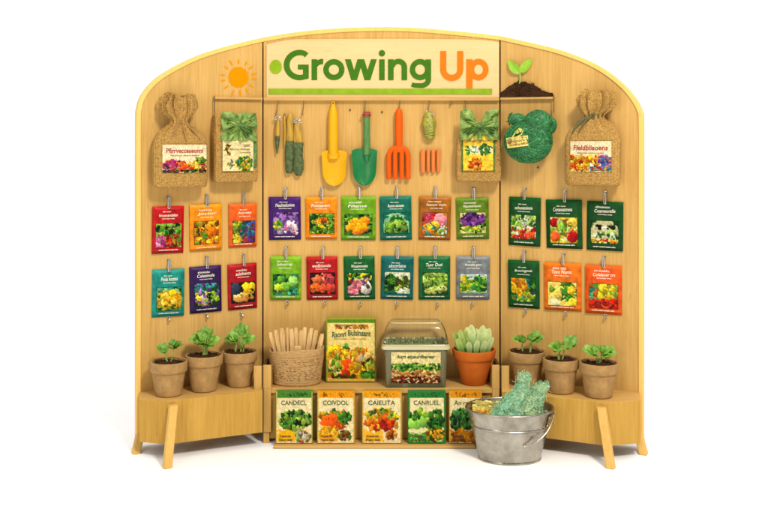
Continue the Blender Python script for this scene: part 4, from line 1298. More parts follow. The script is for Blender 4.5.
b = wp(0, 429.2, 139.8)
t = thing('net_pouch', 'small yellow green net pouch hanging by a wire beside the orange fork', 'pouch', b)
m = M(); rg = []
for i in range(22):
    v = i / 21; z = 28 * v
    r = 6.4 * math.sin(math.pi * min(1, .12 + v * .62)) ** .7 * (1 if v < .7 else 1 - (v - .7) * 1.6)
    if i == 0: r *= .55
    rg.append([Vector((r * math.cos(a) * (1 + .22 * noise.noise(Vector((math.cos(a) * 2, math.sin(a) * 2, z * .16)))) + (v - .3) * -2.0, -5.2 + r * .75 * math.sin(a) * (1 + .3 * noise.noise(Vector((math.cos(a) * 2, math.sin(a) * 2 + 4, z * .2)))), z)) for a in np.linspace(0, 2 * math.pi, 25)[:-1]])
m.loft(rg)
m.build('pouch_body', mat('yellow_green_net', (.44, .37, .025), .4, c2=(.09, .14, .02), vscale=170, stretch=(1, 1, .8), bump=.8, bscale=300), t, sharp=80)
m = M()
for k in range(16):
    a = rnd.uniform(0, 6.28); m.tube([Vector((6.3 * math.cos(q) * (.9 + .05 * math.sin(5 * q + k)), -5.2 + 4.8 * math.sin(q), 3 + k * 1.25 + 1.6 * math.sin(q + a))) for q in np.linspace(0, 6.28, 25)[:-1]], .28, 4, closed=True) if k < 9 else None
m.build('netting', mat('olive_net_cord', (.33, .34, .05), .5, var=.3), t)
m = M(); m.tube([Vector((-2.0, -5, 25)), Vector((-1, -6.5, 27)), Vector((2.5, -7, 25.5)), Vector((4.5, -6, 27.5)), Vector((3.5, -6, 24)), Vector((1, -7, 24.6))], .6, 6); m.tube([Vector((-2, -5, 25)), Vector((-2.4, -4.6, 29.5))], .7, 6)
m.build('wire_tie', STEEL, t)

ords = ('leftmost', 'second', 'third', 'rightmost')
for i, (x0, x1, yb) in enumerate(((420.2, 425.2, 173.6), (426.2, 430.0, 172.8), (431.0, 435.0, 173.4), (436.2, 440.2, 172.6))):
    b = wp(0, (x0 + x1) / 2, yb); w = x1 - x0
    t = thing('orange_stick', '%s of the four short orange sticks under the net pouch' % (ords[i] if i in (0, 3) else ords[i] + ' from the left'), 'stick', b, group='short orange sticks')
    m = M(); rg = []
    for z, k in ((0, .5), (.8, .8), (6, .92), (22, 1), (23.4, .9)):
        rg.append([Vector((w / 2 * k * math.copysign(abs(math.cos(a)) ** .7, math.cos(a)), -2.6 + 2.2 * k * math.copysign(abs(math.sin(a)) ** .7, math.sin(a)), z)) for a in np.linspace(0, 2 * math.pi, 17)[:-1]])
    m.loft(rg); m.build('shaft', ORG_STICK, t)

# ================================================================= POTTED SEEDLINGS
def leaf_mesh(m, base, direc, size, width, seed, lobes=5, droop=.25, roll=0.0, mi=0, cup=.25, lob=.22):
    """one crinkled, lobed leaf blade that starts at base and points along direc"""
    d = Vector(direc).normalized(); q = random.Random(int(seed * 100) + 5)
    n0 = Vector((q.uniform(-.35, .35), -.62 + q.uniform(-.25, .25), .78)).normalized()
    nrm = n0 - d * n0.dot(d)
    if nrm.length < .2: nrm = d.orthogonal()
    nrm.normalize(); side = d.cross(nrm).normalized()
    rad = .50 * size; k = max(.8, width / rad)
    def fn(u, v):
        ph = u * 2 * math.pi
        r = v * rad * (1 + lob * .42 * math.cos(lobes * ph + seed) + .05 * math.cos(13 * ph + seed * 2))
        r *= 1 - .30 * v * max(0, -math.cos(ph)) ** 6          # notch where the stalk joins
        x, y = r * math.sin(ph) * k, rad * .95 + r * math.cos(ph)
        h = cup * size * (abs(x) / rad) ** 1.4 * .45 - droop * size * (y / size) ** 2 * 1.6 + noise.noise(Vector((x * .28 + seed, y * .28, seed))) * size * .13
        return Vector(base) + side * x + d * y + nrm * h
    m.grid(36, 6, fn, mi)


def stem_path(a, b, bow=(0, 0, 0), n=6):
    a, b, w = Vector(a), Vector(b), Vector(bow)
    return [a.lerp(b, i / n) + w * math.sin(math.pi * i / n) for i in range(n + 1)]


def pot_mesh(m, r0, r1, h, band=9.5, lip=1.4, th=2.0, mi=0, n=56, wob=.02):
    """r0 base radius, r1 rim radius"""
    hb = h - band
    rb = r0 + (r1 - lip - r0) * hb / h + .4
    prof = [(r0 * .3, .3), (r0 - 1.2, 0), (r0, 1.0), (r0 + (rb - r0) * .5, hb * .5), (rb, hb - .3), (rb + lip * .9, hb), (rb + lip * 1.25, hb + 1.0), (r1 - .2, h - 1.4), (r1 - .5, h - .3), (r1 - 1.1, h), (r1 - th, h - .5), (r1 - th - .5, h - 4), (r1 - th - 1.5, h - 9)]
    m.lathe(prof, n, (0, 0, 0), mi, 1, True, True, wob)


def potted(px, z, dx, label, r0, r1, h, leaves, stems, seed, mpot=FIBRE, mleaf=LEAF):
    k = 1 - z / D; X = (px - PX) * k
    root = thing('potted_seedling', label, 'potted plant', (X, -z, SH), rnd.uniform(-.2, .2), 'potted seedlings on the side shelves')
    root.rotation_euler = (0, 0, 0)
    m = M(); pot_mesh(m, r0, r1, h); m.build('pot', mpot, root)
    m = M()
    def sf(u, v):
        a, r = u * 2 * math.pi, v * (r1 - 2.3)
        p = Vector((r * math.cos(a), r * math.sin(a), 0))
        p.z = h - 2.6 + 1.6 * (1 - v * v) + noise.noise(Vector((p.x * .35 + seed, p.y * .35, 0))) * 1.3 + noise.noise(Vector((p.x * .9, p.y * .9, seed))) * .7
        return p
    m.grid(40, 9, sf)
    for _ in range(70):
        a, r = rnd.uniform(0, 6.28), math.sqrt(rnd.random()) * (r1 - 3)
        m.ico((r * math.cos(a), r * math.sin(a), h - 1.4 + rnd.uniform(-.5, .8)), rnd.uniform(.35, 1.0), 0, 0, (1, 1, .8), .4)
    m.build('soil', SOIL, root, sharp=60)
    m = M()
    for a, b, bow, r in stems:
        b = (b[0], b[1], h + (b[2] - h) * .86)
        m.tube(stem_path(a, b, bow), [r, r * .95, r * .9, r * .85, r * .8, r * .7, r * .6], 7)
    st = m.build('stem', STEMM, root)
    lv = []
    for e in leaves:
        bx, by, bz, tx, ty, tz, w = e
        kz = .84; bz, tz = h + (bz - h) * kz, h + (tz - h) * kz
        w *= .80; lv.append((bx, by, bz, tx, ty, tz, w))
        lv.append((bx, by + .8, bz + .4, bx + (tx - bx) * .8 + rnd.uniform(-3, 3), ty + 1.5, bz + (tz - bz) * .92 + 1.0, w * .45)) if rnd.random() < .4 else None
        g = rnd.uniform(-1, 1)
        if rnd.random() < .45: lv.append((bx, by - .3, bz - .6, bx + (tx - bx) * .62 + g * 2.4, ty - 1.5, bz + (tz - bz) * .60 - 1.2 + g, w * .72))
    for i, (bx, by, bz, tx, ty, tz, w) in enumerate(lv):
        m = M(); d = Vector((tx - bx, ty - by, tz - bz))
        leaf_mesh(m, (bx, by, bz), d, d.length, w, seed + i * 1.7, droop=.12, roll=math.radians(55) * (1 if tx > bx else -1), lob=.26)
        m.build('leaf', mleaf if i % 3 else LEAF_Y, st, sharp=80)
    return root


# leaf list: base and tip in pot coordinates
potted(168.8, 66, 0, 'seedling with two small leaf clusters in the leftmost fibre pot', 12.4, 17.5, 32,
       [(-1.5, -1, 41, -9.5, -4, 50, 4.2), (-2, -2, 42, -3.5, -5, 52, 3.4), (-3, 0, 43, -10, -2, 46, 3.2), (4, -1, 47, 11, -5, 55, 4.0), (3, -2, 48, 5, -4, 57, 3.2), (4, 0, 47, 12.5, -2, 52, 3.4), (1, 0, 45, 3, -5, 51, 2.6)],
       [((-1, 0, 30), (-2, -1, 43), (-.6, 0, 0), .6), ((1.5, 0, 30), (4.2, -1, 48), (1.2, 0, 0), .55), ((-1, -1, 30), (-3, 0, 43), (-1, 0, 0), .45)], 1.0)
potted(204.0, 49, 0, 'seedling with a thick stem and broad leaves in the left shelf middle pot', 12.0, 18.2, 34.5,
       [(1, -1, 48, -13, -4, 56, 4.4), (1, -1, 46, -8, -5, 51, 4), (2, -1, 52, 1, -3, 66, 4.8), (2, -1, 52, 8, -3, 63, 4.0), (3, -1, 47, 15, -4, 54, 4.6), (3, -1, 45, 10, -6, 48, 3.6), (1.5, -2, 44, 3, -8, 50, 3.0), (1.5, -2, 50, -3.5, -5, 61, 3.4)],
       [((0, 0, 32), (2, -1, 53), (0, 0, 0), 2.0), ((2, -.5, 32), (3, -1, 48), (.6, 0, 0), 1.2)], 2.3)
potted(239.6, 31, 0, 'leafy seedling with yellow green stems in the pot nearest the left hinge', 11.2, 17.6, 34,
       [(0, -1, 47, -7.5, -3, 58, 3.8), (0, -1, 50, 2, -3, 66, 4.6), (1, -1, 50, 7, -2, 63, 4.0), (-1, -1, 45, -14, -4, 49, 3.6), (-2, -1, 45, -11, -2, 54, 3.2), (3, -1, 44, 15, -4, 52, 4.4), (3, -1, 44, 12, -5, 47, 3.6), (0, -2, 40, 3, -7, 43, 2.8)],
       [((-3, 0, 31), (0, -1, 50), (-1.5, 0, 0), .9), ((1, 0, 31), (1, -1, 52), (.5, 0, 0), 1.0), ((3, 0, 31), (3, -1, 46), (1, 0, 0), .8), ((-4, -1, 31), (-2, -1, 44), (-1, 0, 0), .6)], 3.9)
potted(526.8, 31, 0, 'seedling with two separate stems in the pot beside the steel bucket', 12.2, 18.2, 34,
       [(-4, -1, 45, -14.5, -4, 50, 4.0), (-4, -1, 45, -10, -4, 52, 3.4), (-4, -1, 45, -2, -4, 52, 3.6), (-3, -1, 44, -6, -7, 46, 3), (3, -1, 47, 12, -4, 56, 4.0), (3, -1, 47, 15.5, -3, 51, 3.6), (3, -1, 46, 1.5, -4, 53, 3.2), (3, -1, 45, 9, -6, 48, 3.2)],
       [((-4, 0, 31), (-4, -1, 46), (-.5, 0, 0), .9), ((3, 0, 31), (3, -1, 48), (.7, 0, 0), 1.1)], 5.2)
potted(560.6, 55, 0, 'seedling with one large round leaf in the middle pot of the right shelf', 12.6, 17.2, 32,
       [(0, -1, 42, -11, -4, 48, 4.6), (0, -1, 42, -5, -5, 51, 4.2), (1, -1, 42, -8, -6, 43, 3.4), (3, -1, 44, 13, -3, 58, 6.4), (3, -1, 44, 14, -4, 50, 5.0), (2, -1, 42, 6, -6, 48, 3.2)],
       [((-1, 0, 29), (0, -1, 43), (-1, 0, 0), .9), ((1, 0, 29), (3, -1, 46), (1, 0, 0), .9), ((-2, -1, 29), (-1, -2, 40), (-1, 0, 0), .6)], 6.6)
potted(598.8, 71, 0, 'feathery bright seedling in the rightmost fibre pot', 12.6, 18.2, 32,
       [(-2, -1, 41, -15, -4, 49, 3.4), (-2, -1, 41, -9, -5, 46, 4.2), (-2, -1, 42, -4, -4, 51, 3.4), (2, -1, 42, 4, -5, 51, 3.6), (2, -1, 42, 12, -4, 50, 3.6), (2, -1, 41, 10, -6, 44, 3.4), (0, -1, 38, -5, -8, 41, 3.2), (1, -1, 40, 15, -3, 47, 3.0)],
       [((-1, 0, 29), (-2, -1, 42), (-.5, 0, 0), .8), ((1.5, 0, 29), (2, -1, 43), (.4, 0, 0), .9), ((0, -1, 29), (0, -2, 39), (0, 0, 0), .6)], 8.1, FIBRE, LEAF_Y)

# ================================================================= MIDDLE SHELF
# oval tub with stakes
TX, TY = (296.4 - PX) * .976, -21.5
tub = thing('fibre_tub', 'oval coarse fibre tub holding wooden stakes on the left of the shelf', 'tub', (TX, TY, SH))
m = M(); prof = [(8, .3), (22.0, 0), (23.4, 1.4), (25.4, 18), (26.6, 31), (27.2, 34), (26.6, 35), (25.2, 34.4), (24.4, 30), (23, 16)]
prof = prof[:3] + [(23.4 + (z - 1.4) * .12 + .22 * math.sin(z * 3.6), z) for z in np.arange(2.2, 27, .35)] + prof[4:]
rings = []
for r, z in prof:
    ring = []
    for i in range(64):
        a = 2 * math.pi * i / 64
        zz = z + (max(0, z - 20) / 15) * (1.6 * math.cos(a) + .6 * math.sin(3 * a))
        w = 1 + .012 * noise.noise(Vector((math.cos(a) * 2, math.sin(a) * 2, z * .1)))
        ring.append(Vector((r * w * math.cos(a), r * w * .68 * math.sin(a), zz)))
    rings.append(ring)
m.loft(rings); m.build('tub_wall', TUB, tub)
m = M(); path = [Vector((26.3 * math.cos(a) * 1.0, 26.3 * .68 * math.sin(a), 28.5 + 1.4 * math.cos(a) + .7 * noise.noise(Vector((a * 2, 0, 0))))) for a in np.linspace(math.pi * 1.12, math.pi * 1.95, 36)]
m.tube(path, .5, 6); m.build('stitched_seam', STRING, tub)
m = M()
for zz in np.arange(6.5, 26, 1.75):                  # dark flecks between the woven strands
    a = -1.15 + rnd.uniform(0, .1)
    while a < 1.15:
        L = rnd.uniform(.03, .13); r = 23.2 + zz * .108 + .30
        if rnd.random() < .62:
            pts = [Vector((r * math.sin(q), -r * .68 * math.cos(q) - .12, zz + rnd.uniform(-.2, .2))) for q in (a, a + L / 2, a + L)]
            m.tube(pts, rnd.uniform(.12, .3), 4)
        a += L + rnd.uniform(.02, .10)
m.build('woven_flecks', mat('dark_fibre_fleck', h8(120, 82, 38), .9), tub)
onames = ('first', 'second', 'third', 'fourth', 'fifth', 'sixth', 'seventh', 'eighth', 'ninth', 'tenth', 'eleventh', 'twelfth')
ST = [(-19, -3, -25, 64, 3.6), (-14.5, -6, -20, 66.5, 4.0), (-11, -9, -14.5, 68, 4.4), (-7.5, -3, -9.5, 68.5, 3.8), (-3.5, -9, -5.5, 67.5, 4.4), (0, -4, -.5, 68.5, 3.8), (4, -9, 5.0, 66, 4.6), (8, -3, 8.5, 69, 4.0), (11, -8, 14.0, 68, 4.4), (15, -4, 18.5, 66, 4.0), (19, -5, 24.5, 62.5, 4.4)]
for i, (bx, by, tx, tz, w) in enumerate(ST):
    t = thing('wooden_stake', '%s pale wooden stake from the left in the oval fibre tub' % onames[i], 'stake', (TX + bx * .75, TY + by * .5, SH + 2), group='wooden stakes in the fibre tub')
    m = M(); L = Vector(((tx - bx * .75) * 1.02, -by * .35, tz - 16)); rings = []
    for v in np.linspace(0, 1, 12):
        ww = w / 2 * (.75 + .35 * v) * (1 if v < .93 else 1 - (v - .93) * 4.5); c = L * v + Vector((.6 * math.sin(v * 5 + i), .5 * math.sin(v * 4 + i * 2), 0))
        rot = .5 * math.sin(i * 2.4) + .3 * v
        ring = []
        for x, y in ((-1, -.6), (-.5, -1), (.5, -1), (1, -.6), (1, .6), (.5, 1), (-.5, 1), (-1, .6)):
            q = Matrix.Rotation(rot, 3, 'Z') @ Vector((x * ww, y * 1.0, 0))
            ring.append(c + q)
        rings.append(ring)
    m.loft(rings); m.build('stake_shaft', STAKE, t, sharp=50)
t = thing('wooden_stake', 'short wooden stake standing low at the front of the fibre tub', 'stake', (TX + 2, TY - 12.5, SH + 17), group='wooden stakes in the fibre tub')
m = M(); m.box((0, 0, 11), (6.2, 2.2, 22), bev=.6); m.build('stake_shaft', STAKE, t)


def carton(name, label, cat, loc, w, h, d, front, top, sidec, tilt=0.0, rotz=0.0, group=None, lap=True):
    root = thing(name, label, cat, loc, rotz, group, tilt)
    m = M()
    m.box((0, -d / 2, h / 2), (w, d, h), 0, None, .5)
    m.c = {i: lin(sidec) for i in range(len(m.v))}
    m.build('carton', FOIL, root)
    m = M(); m.grid(front.w - 1, front.h - 1, lambda u, v: Vector(((u - .5) * (w - .8), -d - .22 - .15 * math.sin(math.pi * u) , h - .4 - (h - .8) * v)), 0, front)
    fr = m.build('front_print', PRINT, root, smooth=False)
    return root, fr


# tall yellow seed box
cv = Cv(76, 96, C(242, 218, 140)); cv.a *= (1 + .02 * cv.nz(4))[..., None]
cv.rect(-1, -1, 2, .062, C(108, 150, 30)); cv.rect(-1, -1, .03, 2, C(150, 165, 50)); cv.rect(.97, -1, 2, 2, C(110, 120, 30)); cv.rect(-1, .975, 2, 2, C(150, 120, 30))
cv.dabs(.18, .10, .84, .15, [C(150, 95, 20), C(210, 130, 10), C(230, 160, 30), C(120, 80, 20)], 60, .018, False)
cv.dabs(.03, .44, .32, .68, [C(250, 190, 40), C(245, 205, 70), YE], 60, .05); cv.dabs(.05, .46, .95, .66, [C(240, 190, 40), OR, C(200, 90, 30), MG, YE, C(240, 210, 110)], 110, .035)
cv.rect(.03, .66, .97, .93, C(214, 140, 30)); cv.ell(.42, .78, .16, .16, C(226, 84, 20), .2); cv.ell(.42, .86, .13, .1, C(190, 50, 20), .2)
cv.dabs(.06, .62, .34, .9, [YE, LG, MG, C(240, 230, 170), C(200, 150, 40), DG], 90, .035); cv.dabs(.5, .62, .78, .95, [YE, C(250, 190, 20), C(230, 160, 10), C(180, 120, 10)], 90, .045)
cv.dabs(.62, .55, .95, .72, [C(240, 200, 120), CR, C(225, 160, 70)], 30, .05); cv.dabs(.72, .62, .96, .8, [C(120, 130, 30), YE, BR, LG], 40, .035)
cv.dabs(.70, .80, .98, .97, [DG, MG, C(80, 150, 40), XG], 60, .04); cv.ell(.385, .44, .07, .055, C(70, 140, 40), .2); cv.ell(.42, .43, .04, .03, C(110, 180, 60)); cv.dabs(.12, .88, .6, .93, [BR, C(120, 50, 20), DG], 30, .03, False)
cv.rect(.03, .935, .97, .975, C(225, 190, 80)); cv.grain(.04)
w_ = 50 * .981
root, fr = carton('seed_box', 'tall yellow seed box with a green top edge and a mixed vegetable picture', 'seed box', ((351 - PX) * .98, -5, SH + .1), w_, 62.5, 14.5, cv, None, C(150, 150, 50))
m = M()
text(m, 'Siyimiwens oraz', lambda x, z: Vector((x, -15.1, 54.6 + z)), 31, 3.0, 1, bold=.03)
text(m, 'Rsonn Bulsinaant', lambda x, z: Vector((x + .5, -15.1, 44.8 + z + .010 * (x * x) * -.25 + (1.2 if x > -6 else 0))), 38, 5.8, 0, bold=.025)
text(m, 'Snarverlono ucodlos cearsty', lambda x, z: Vector((x - 1, -15.1, 42.0 + z)), 32, 1.7, 1)
m.build('box_lettering', [INK_GRN, INK_BRN], fr, smooth=False)

# clear propagator box
PXc = (415.5 - PX) * .972
pr = thing('propagator_box', 'clear plastic seed tray box with a domed lid and a picture label', 'plastic box', (PXc, -24.5, SH))


def rrect(hw, hd, z, r=4, n=5, cy=0.0):
    out = []
    for sx, sy, a0 in ((1, 1, 0), (-1, 1, 90), (-1, -1, 180), (1, -1, 270)):
        for k in range(n + 1):
            a = math.radians(a0 + 90 * k / n)
            out.append(Vector((sx * (hw - r) + r * math.cos(a), cy + sy * (hd - r) + r * math.sin(a), z)))
    return out


m = M(); m.loft([rrect(28.4, 15.2, .1, 3), rrect(29.0, 15.8, 1.0, 3), rrect(30.6, 16.6, 37, 3.4)], 0, True, False)
m.build('tray', TRAY_CLEAR, pr)
m = M(); m.loft([rrect(30.7, 16.7, 36.6, 3.4), rrect(32.8, 18.2, 37.0, 4), rrect(33.2, 18.4, 38.6, 4), rrect(32.6, 17.9, 40.4, 4), rrect(31.4, 17.0, 40.6, 4)], 0, False, False)
m.build('rim', RIM_CLEAR, pr)
m = M(); m.loft([rrect(31.6, 17.1, 40.4, 4), rrect(30.8, 16.5, 47, 4.5), rrect(29.2, 15.4, 53, 5), rrect(26.8, 13.6, 58.0, 5), rrect(24.6, 11.6, 61, 5), rrect(22.8, 9.8, 62.2, 5), rrect(12, 5, 62.6, 4)], 0, False, True)
lid = m.build('lid', LID_CLEAR, pr)
m = M(); m.tube(rrect(24.3, 11.3, 61.4, 5), .55, 6, closed=True); m.tube(rrect(31.4, 17.0, 41.2, 4), .6, 6, closed=True)
m.build('moulded_edge', RIM_CLEAR, lid)
m = M()
m.grid(44, 20, lambda u, v: Vector(((u - .5) * 55, (v - .5) * 26, 36 + 3.5 * noise.noise(Vector((u * 9, v * 5, 2))) + 2.6 * noise.noise(Vector((u * 24, v * 12, 5))))))
for _ in range(420):
    x, y = rnd.uniform(-27, 27), rnd.uniform(-12.5, 13)
    bz = Vector((x, y, 35)); d = Vector((rnd.uniform(-.7, .7), rnd.uniform(-.7, .7), 1)).normalized()
    L = rnd.uniform(3, 6.5) + (3.5 if y > 3 else 0); q = d.orthogonal().normalized() * rnd.uniform(.5, 1.0)
    m.add([bz - q, bz + q, bz + d * L + q * 1.2, bz + d * L - q * 1.2], [(0, 1, 2, 3)])
m.build('young_greens', TRAYFILL, pr, sharp=60)
m = M(); m.loft([rrect(27.4, 14.4, 1.2, 3), rrect(29.4, 15.4, 30, 3)], 0, True, True)
m.build('tray_soil', mat('tray_compost', (.13, .12, .055), .95, c2=(.05, .045, .02), vscale=200, bump=1), pr)
cv = Cv(84, 54, C(240, 222, 160)); cv.a *= (1 + .02 * cv.nz(4))[..., None]
cv.dabs(-.05, .38, 1.05, .72, [MG, DG, C(70, 150, 40), LG, C(50, 120, 30)], 240, .035, False); cv.dabs(-.05, .6, 1.05, .86, [C(225, 180, 100), C(240, 205, 130), C(190, 120, 60), C(210, 150, 70)], 150, .035, False)
cv.dabs(-.05, .78, 1.05, 1.02, [C(120, 40, 30), C(90, 30, 25), C(160, 70, 40), C(70, 30, 25)], 150, .035, False); cv.dabs(0, .66, 1, .95, [C(200, 130, 70), C(130, 50, 30), C(235, 200, 130)], 60, .025, False); cv.grain(.06)
def lp(x, z, o=0.0): return Vector((x, -16.5 - z * .019 - o, z))
m = M(); m.grid(83, 53, lambda u, v: lp((u - .5) * 47.4, 34.6 - 29.8 * v, .1), 0, cv)
card = m.build('picture_label', PRINT, pr, smooth=False)
m = M(); text(m, 'Aqrt etuaurdbarear', lambda x, z: lp(x, 27.6 + z, .35), 37, 4.4, bold=.03)
m.build('label_lettering', INK_GRN, card, smooth=False)

# terracotta pot with pale leaves
tx = (474 - PX) * .977
tp = thing('terracotta_pot', 'orange terracotta pot with pale fleshy leaves at the shelf end', 'potted plant', (tx, -23.2, SH))
m = M(); pot_mesh(m, 11.8, 21.6, 34.4, 9.0, 1.6, 2.2, wob=.006); m.build('pot', TERRA, tp)
m = M()
m.grid(32, 8, lambda u, v: Vector((v * 19.2 * math.cos(u * 6.2832), v * 19.2 * math.sin(u * 6.2832), 31.4 + noise.noise(Vector((v * 9 * math.cos(u * 6.28), v * 9 * math.sin(u * 6.28), 3))) * 1.4)))
m.build('soil', SOIL, tp, sharp=60)
m = M(); m.tube([Vector((0, 0, 29)), Vector((-.5, -.5, 34))], [3, 2], 10)
st = m.build('stem', STEMM, tp)
for i, (bx, by, x, y, z, w) in enumerate(((-11, -2, -20, -3, 51, 5.0), (-8, -4, -14.5, -6, 54, 4.6), (-5, -2, -9, -3, 52, 4.4), (-2, -3, -3.0, -4, 58.5, 5.6), (4, -3, 8.5, -4, 58, 5.6), (9, -3, 15.0, -4, 55, 4.8), (-12, -6, -17, -9, 46, 4.4), (1, -8, 2.5, -11, 45, 4.2), (7, -8, 10, -11, 44, 4.4), (-5, -8, -6, -11, 43, 4.0), (4, 3, 3, 5, 53, 4.4), (-6, 3, -6.5, 5, 54.5, 4.6), (10, 2, 12.5, 4, 53, 4.4), (-14, 0, -17, 2, 49, 4.4), (12, -5, 17.5, -7, 47, 4.2))):
    w *= .74
    m = M(); d = Vector((x - bx, y - by, z - 30)); L = d.length; d.normalize()
    side = d.cross(Vector((0, -1, 0))).normalized(); side = Matrix.Rotation(math.radians((-25, 20, -30, 0, 12, -20, -10, 15, 20, -15, 170, 165, 190, 15, 20)[i]), 3, d) @ side
    nr = side.cross(d); rg = []
    for v in np.linspace(0, 1, 16):
        ww = w * (.45 + .55 * math.sin(math.pi * min(1, .12 + v * .80))) * (1 if v < .86 else math.sqrt(max(.02, 1 - ((v - .86) / .142) ** 2))); tk = 1.5 * (1 - .6 * v)
        c = Vector((bx, by, 30)) + d * L * v - nr * (.10 * L * math.sin(math.pi * v))
        rg.append([c + side * ww * math.cos(a) + nr * (tk * math.sin(a) * (ww / w) - .35 * ww * math.cos(a) ** 2 * -1) for a in np.linspace(0, 2 * math.pi, 15)[:-1]])
    m.loft(rg)
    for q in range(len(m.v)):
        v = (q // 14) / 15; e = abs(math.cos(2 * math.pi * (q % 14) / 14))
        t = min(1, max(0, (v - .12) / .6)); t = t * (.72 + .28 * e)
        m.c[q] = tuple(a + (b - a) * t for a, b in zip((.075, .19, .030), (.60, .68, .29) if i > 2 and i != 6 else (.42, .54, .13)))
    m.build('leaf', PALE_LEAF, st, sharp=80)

# ================================================================= LOWER SEED CARTONS
def low_pack(x0, x1, label, hue, title, paint, body=None):
    kz = 1 - 52 / D
    cx = ((x0 + x1) / 2 - PX) * kz; w = (x1 - x0) * kz - .6
    cv = Cv(58, 84, C(242, 226, 176)); cv.a *= (1 + .02 * cv.nz(4))[..., None]
    cv.rect(-1, -1, 2, .135, hue); cv.rect(-1, -1, .035, 2, C(214, 190, 110)); cv.rect(.965, -1, 2, 2, C(200, 175, 100))
    if body is not None:
        for r in ((-1, -1, .045, 2), (.955, -1, 2, 2), (-1, .96, 2, 2)): cv.rect(*r, body)
    paint(cv); cv.dabs(.15, .03, .85, .11, [np.array(hue) * .7, np.array(hue) * .85], 22, .02, False); cv.grain(.04)
    root, fr = carton('seed_carton', label, 'seed carton', (cx, -46.8, 3.1), w, 49.2, 5.6, cv, None, np.array(hue) * .8, math.radians(-3), rnd.uniform(-.015, .015), 'seed cartons along the bottom')
    m = M()
    text(m, title, lambda x, z: Vector((x - .3, -6.3, 36.0 + z)), w * .68, 4.3, 0, bold=.012)
    text(m, 'Cuosrne', lambda x, z: Vector((x - w * .24, -6.3, 5.9 + z)), w * .30, 2.2, 1, bold=.03); text(m, 'Nuarc ledo', lambda x, z: Vector((x - w * .22, -6.3, 2.6 + z)), w * .36, 1.9, 1, bold=.03)
    m.build('carton_lettering', [INK_GRN, mat('dark_brown_ink', h8(70, 45, 15), .6)], fr, smooth=False)


def p1(c):
    c.dabs(.1, .38, .95, .74, [MG, DG, C(110, 160, 60), LG, XG, C(150, 190, 80)], 240, .05); c.rect(.05, .74, .52, .965, C(244, 190, 20), .01); c.dabs(.5, .74, .95, .97, [WH, RD, CR, C(150, 170, 90), C(190, 120, 80)], 60, .04)
def p2(c):
    c.dabs(.08, .38, .9, .6, [MG, LG, C(200, 190, 60), DG, OR], 110, .05); c.ell(.44, .60, .36, .17, C(232, 100, 16), .1); c.dabs(.14, .5, .76, .74, [OR, C(225, 90, 15), C(215, 80, 12)], 12, .03); c.dabs(.55, .42, .92, .62, [DG, MG, C(60, 130, 40)], 50, .045)
    c.rect(.05, .80, .52, .97, C(246, 176, 30), .02); c.dabs(.03, .7, .6, .86, [C(246, 176, 30), C(250, 190, 50)], 40, .05); c.dabs(.58, .76, .9, .95, [C(150, 140, 60), BR, C(190, 150, 70), MG], 50, .035)
def p3(c):
    c.dabs(.08, .36, .92, .56, [MG, YE, LG, OR, C(220, 190, 40), DG], 120, .05); c.dabs(.06, .5, .9, .74, [OR, YE, C(235, 120, 20), C(220, 80, 20), C(250, 180, 50)], 110, .05); c.dabs(.45, .55, .8, .74, [C(215, 70, 20), RD], 26, .045)
    c.rect(.04, .78, .55, .97, C(246, 190, 40), .02); c.dabs(.6, .76, .9, .93, [C(190, 80, 20), OR, BR, C(230, 160, 60)], 50, .035)
def p4(c):
    c.dabs(.06, .38, .6, .8, [LG, C(150, 200, 90), C(110, 180, 60), MG], 90, .07); c.ell(.25, .62, .26, .14, C(150, 205, 90), .08); c.dabs(.55, .36, .95, .74, [DG, MG, XG, C(40, 120, 50)], 100, .05); c.dabs(.02, .4, .35, .55, [DG, MG], 24, .04)
    c.ell(.3, .76, .34, .05, C(235, 230, 170), .05, 0); c.rect(.04, .82, .96, .97, C(70, 150, 50), .02); c.dabs(.5, .72, .95, .95, [YE, C(220, 160, 30), BR, DG], 70, .045); c.dabs(.04, .84, .5, .96, [MG, C(120, 190, 80)], 26, .03, False)
def p5(c):
    c.dabs(.04, .36, .8, .76, [DG, MG, XG, C(60, 120, 60), C(90, 140, 80)], 200, .05); c.rect(.04, .75, .96, .97, C(214, 140, 20), .015); c.dabs(.05, .76, .9, .96, [C(190, 110, 15), C(230, 160, 40)], 50, .05, False)


low_pack(275.2, 313.0, 'bottom row carton with a green top strip and a bushy broccoli head', C(84, 144, 56), 'CANDECL', p1)
low_pack(316.8, 355.2, 'bottom row carton with an orange strip and a ripe round pumpkin', C(240, 164, 16), 'COIVDOL', p2)
low_pack(361.8, 402.2, 'bottom row carton with an amber strip and a spread of cut orange vegetables', C(236, 168, 24), 'CAIEUTA', p3)
low_pack(407.6, 446.2, 'bottom row carton with green sides and a striped pale marrow', C(56, 138, 66), 'CANRUEL', p4, C(64, 142, 66))
low_pack(448.8, 482.5, 'bottom row carton half hidden behind the steel bucket', C(232, 158, 20), 'An roelu', p5)

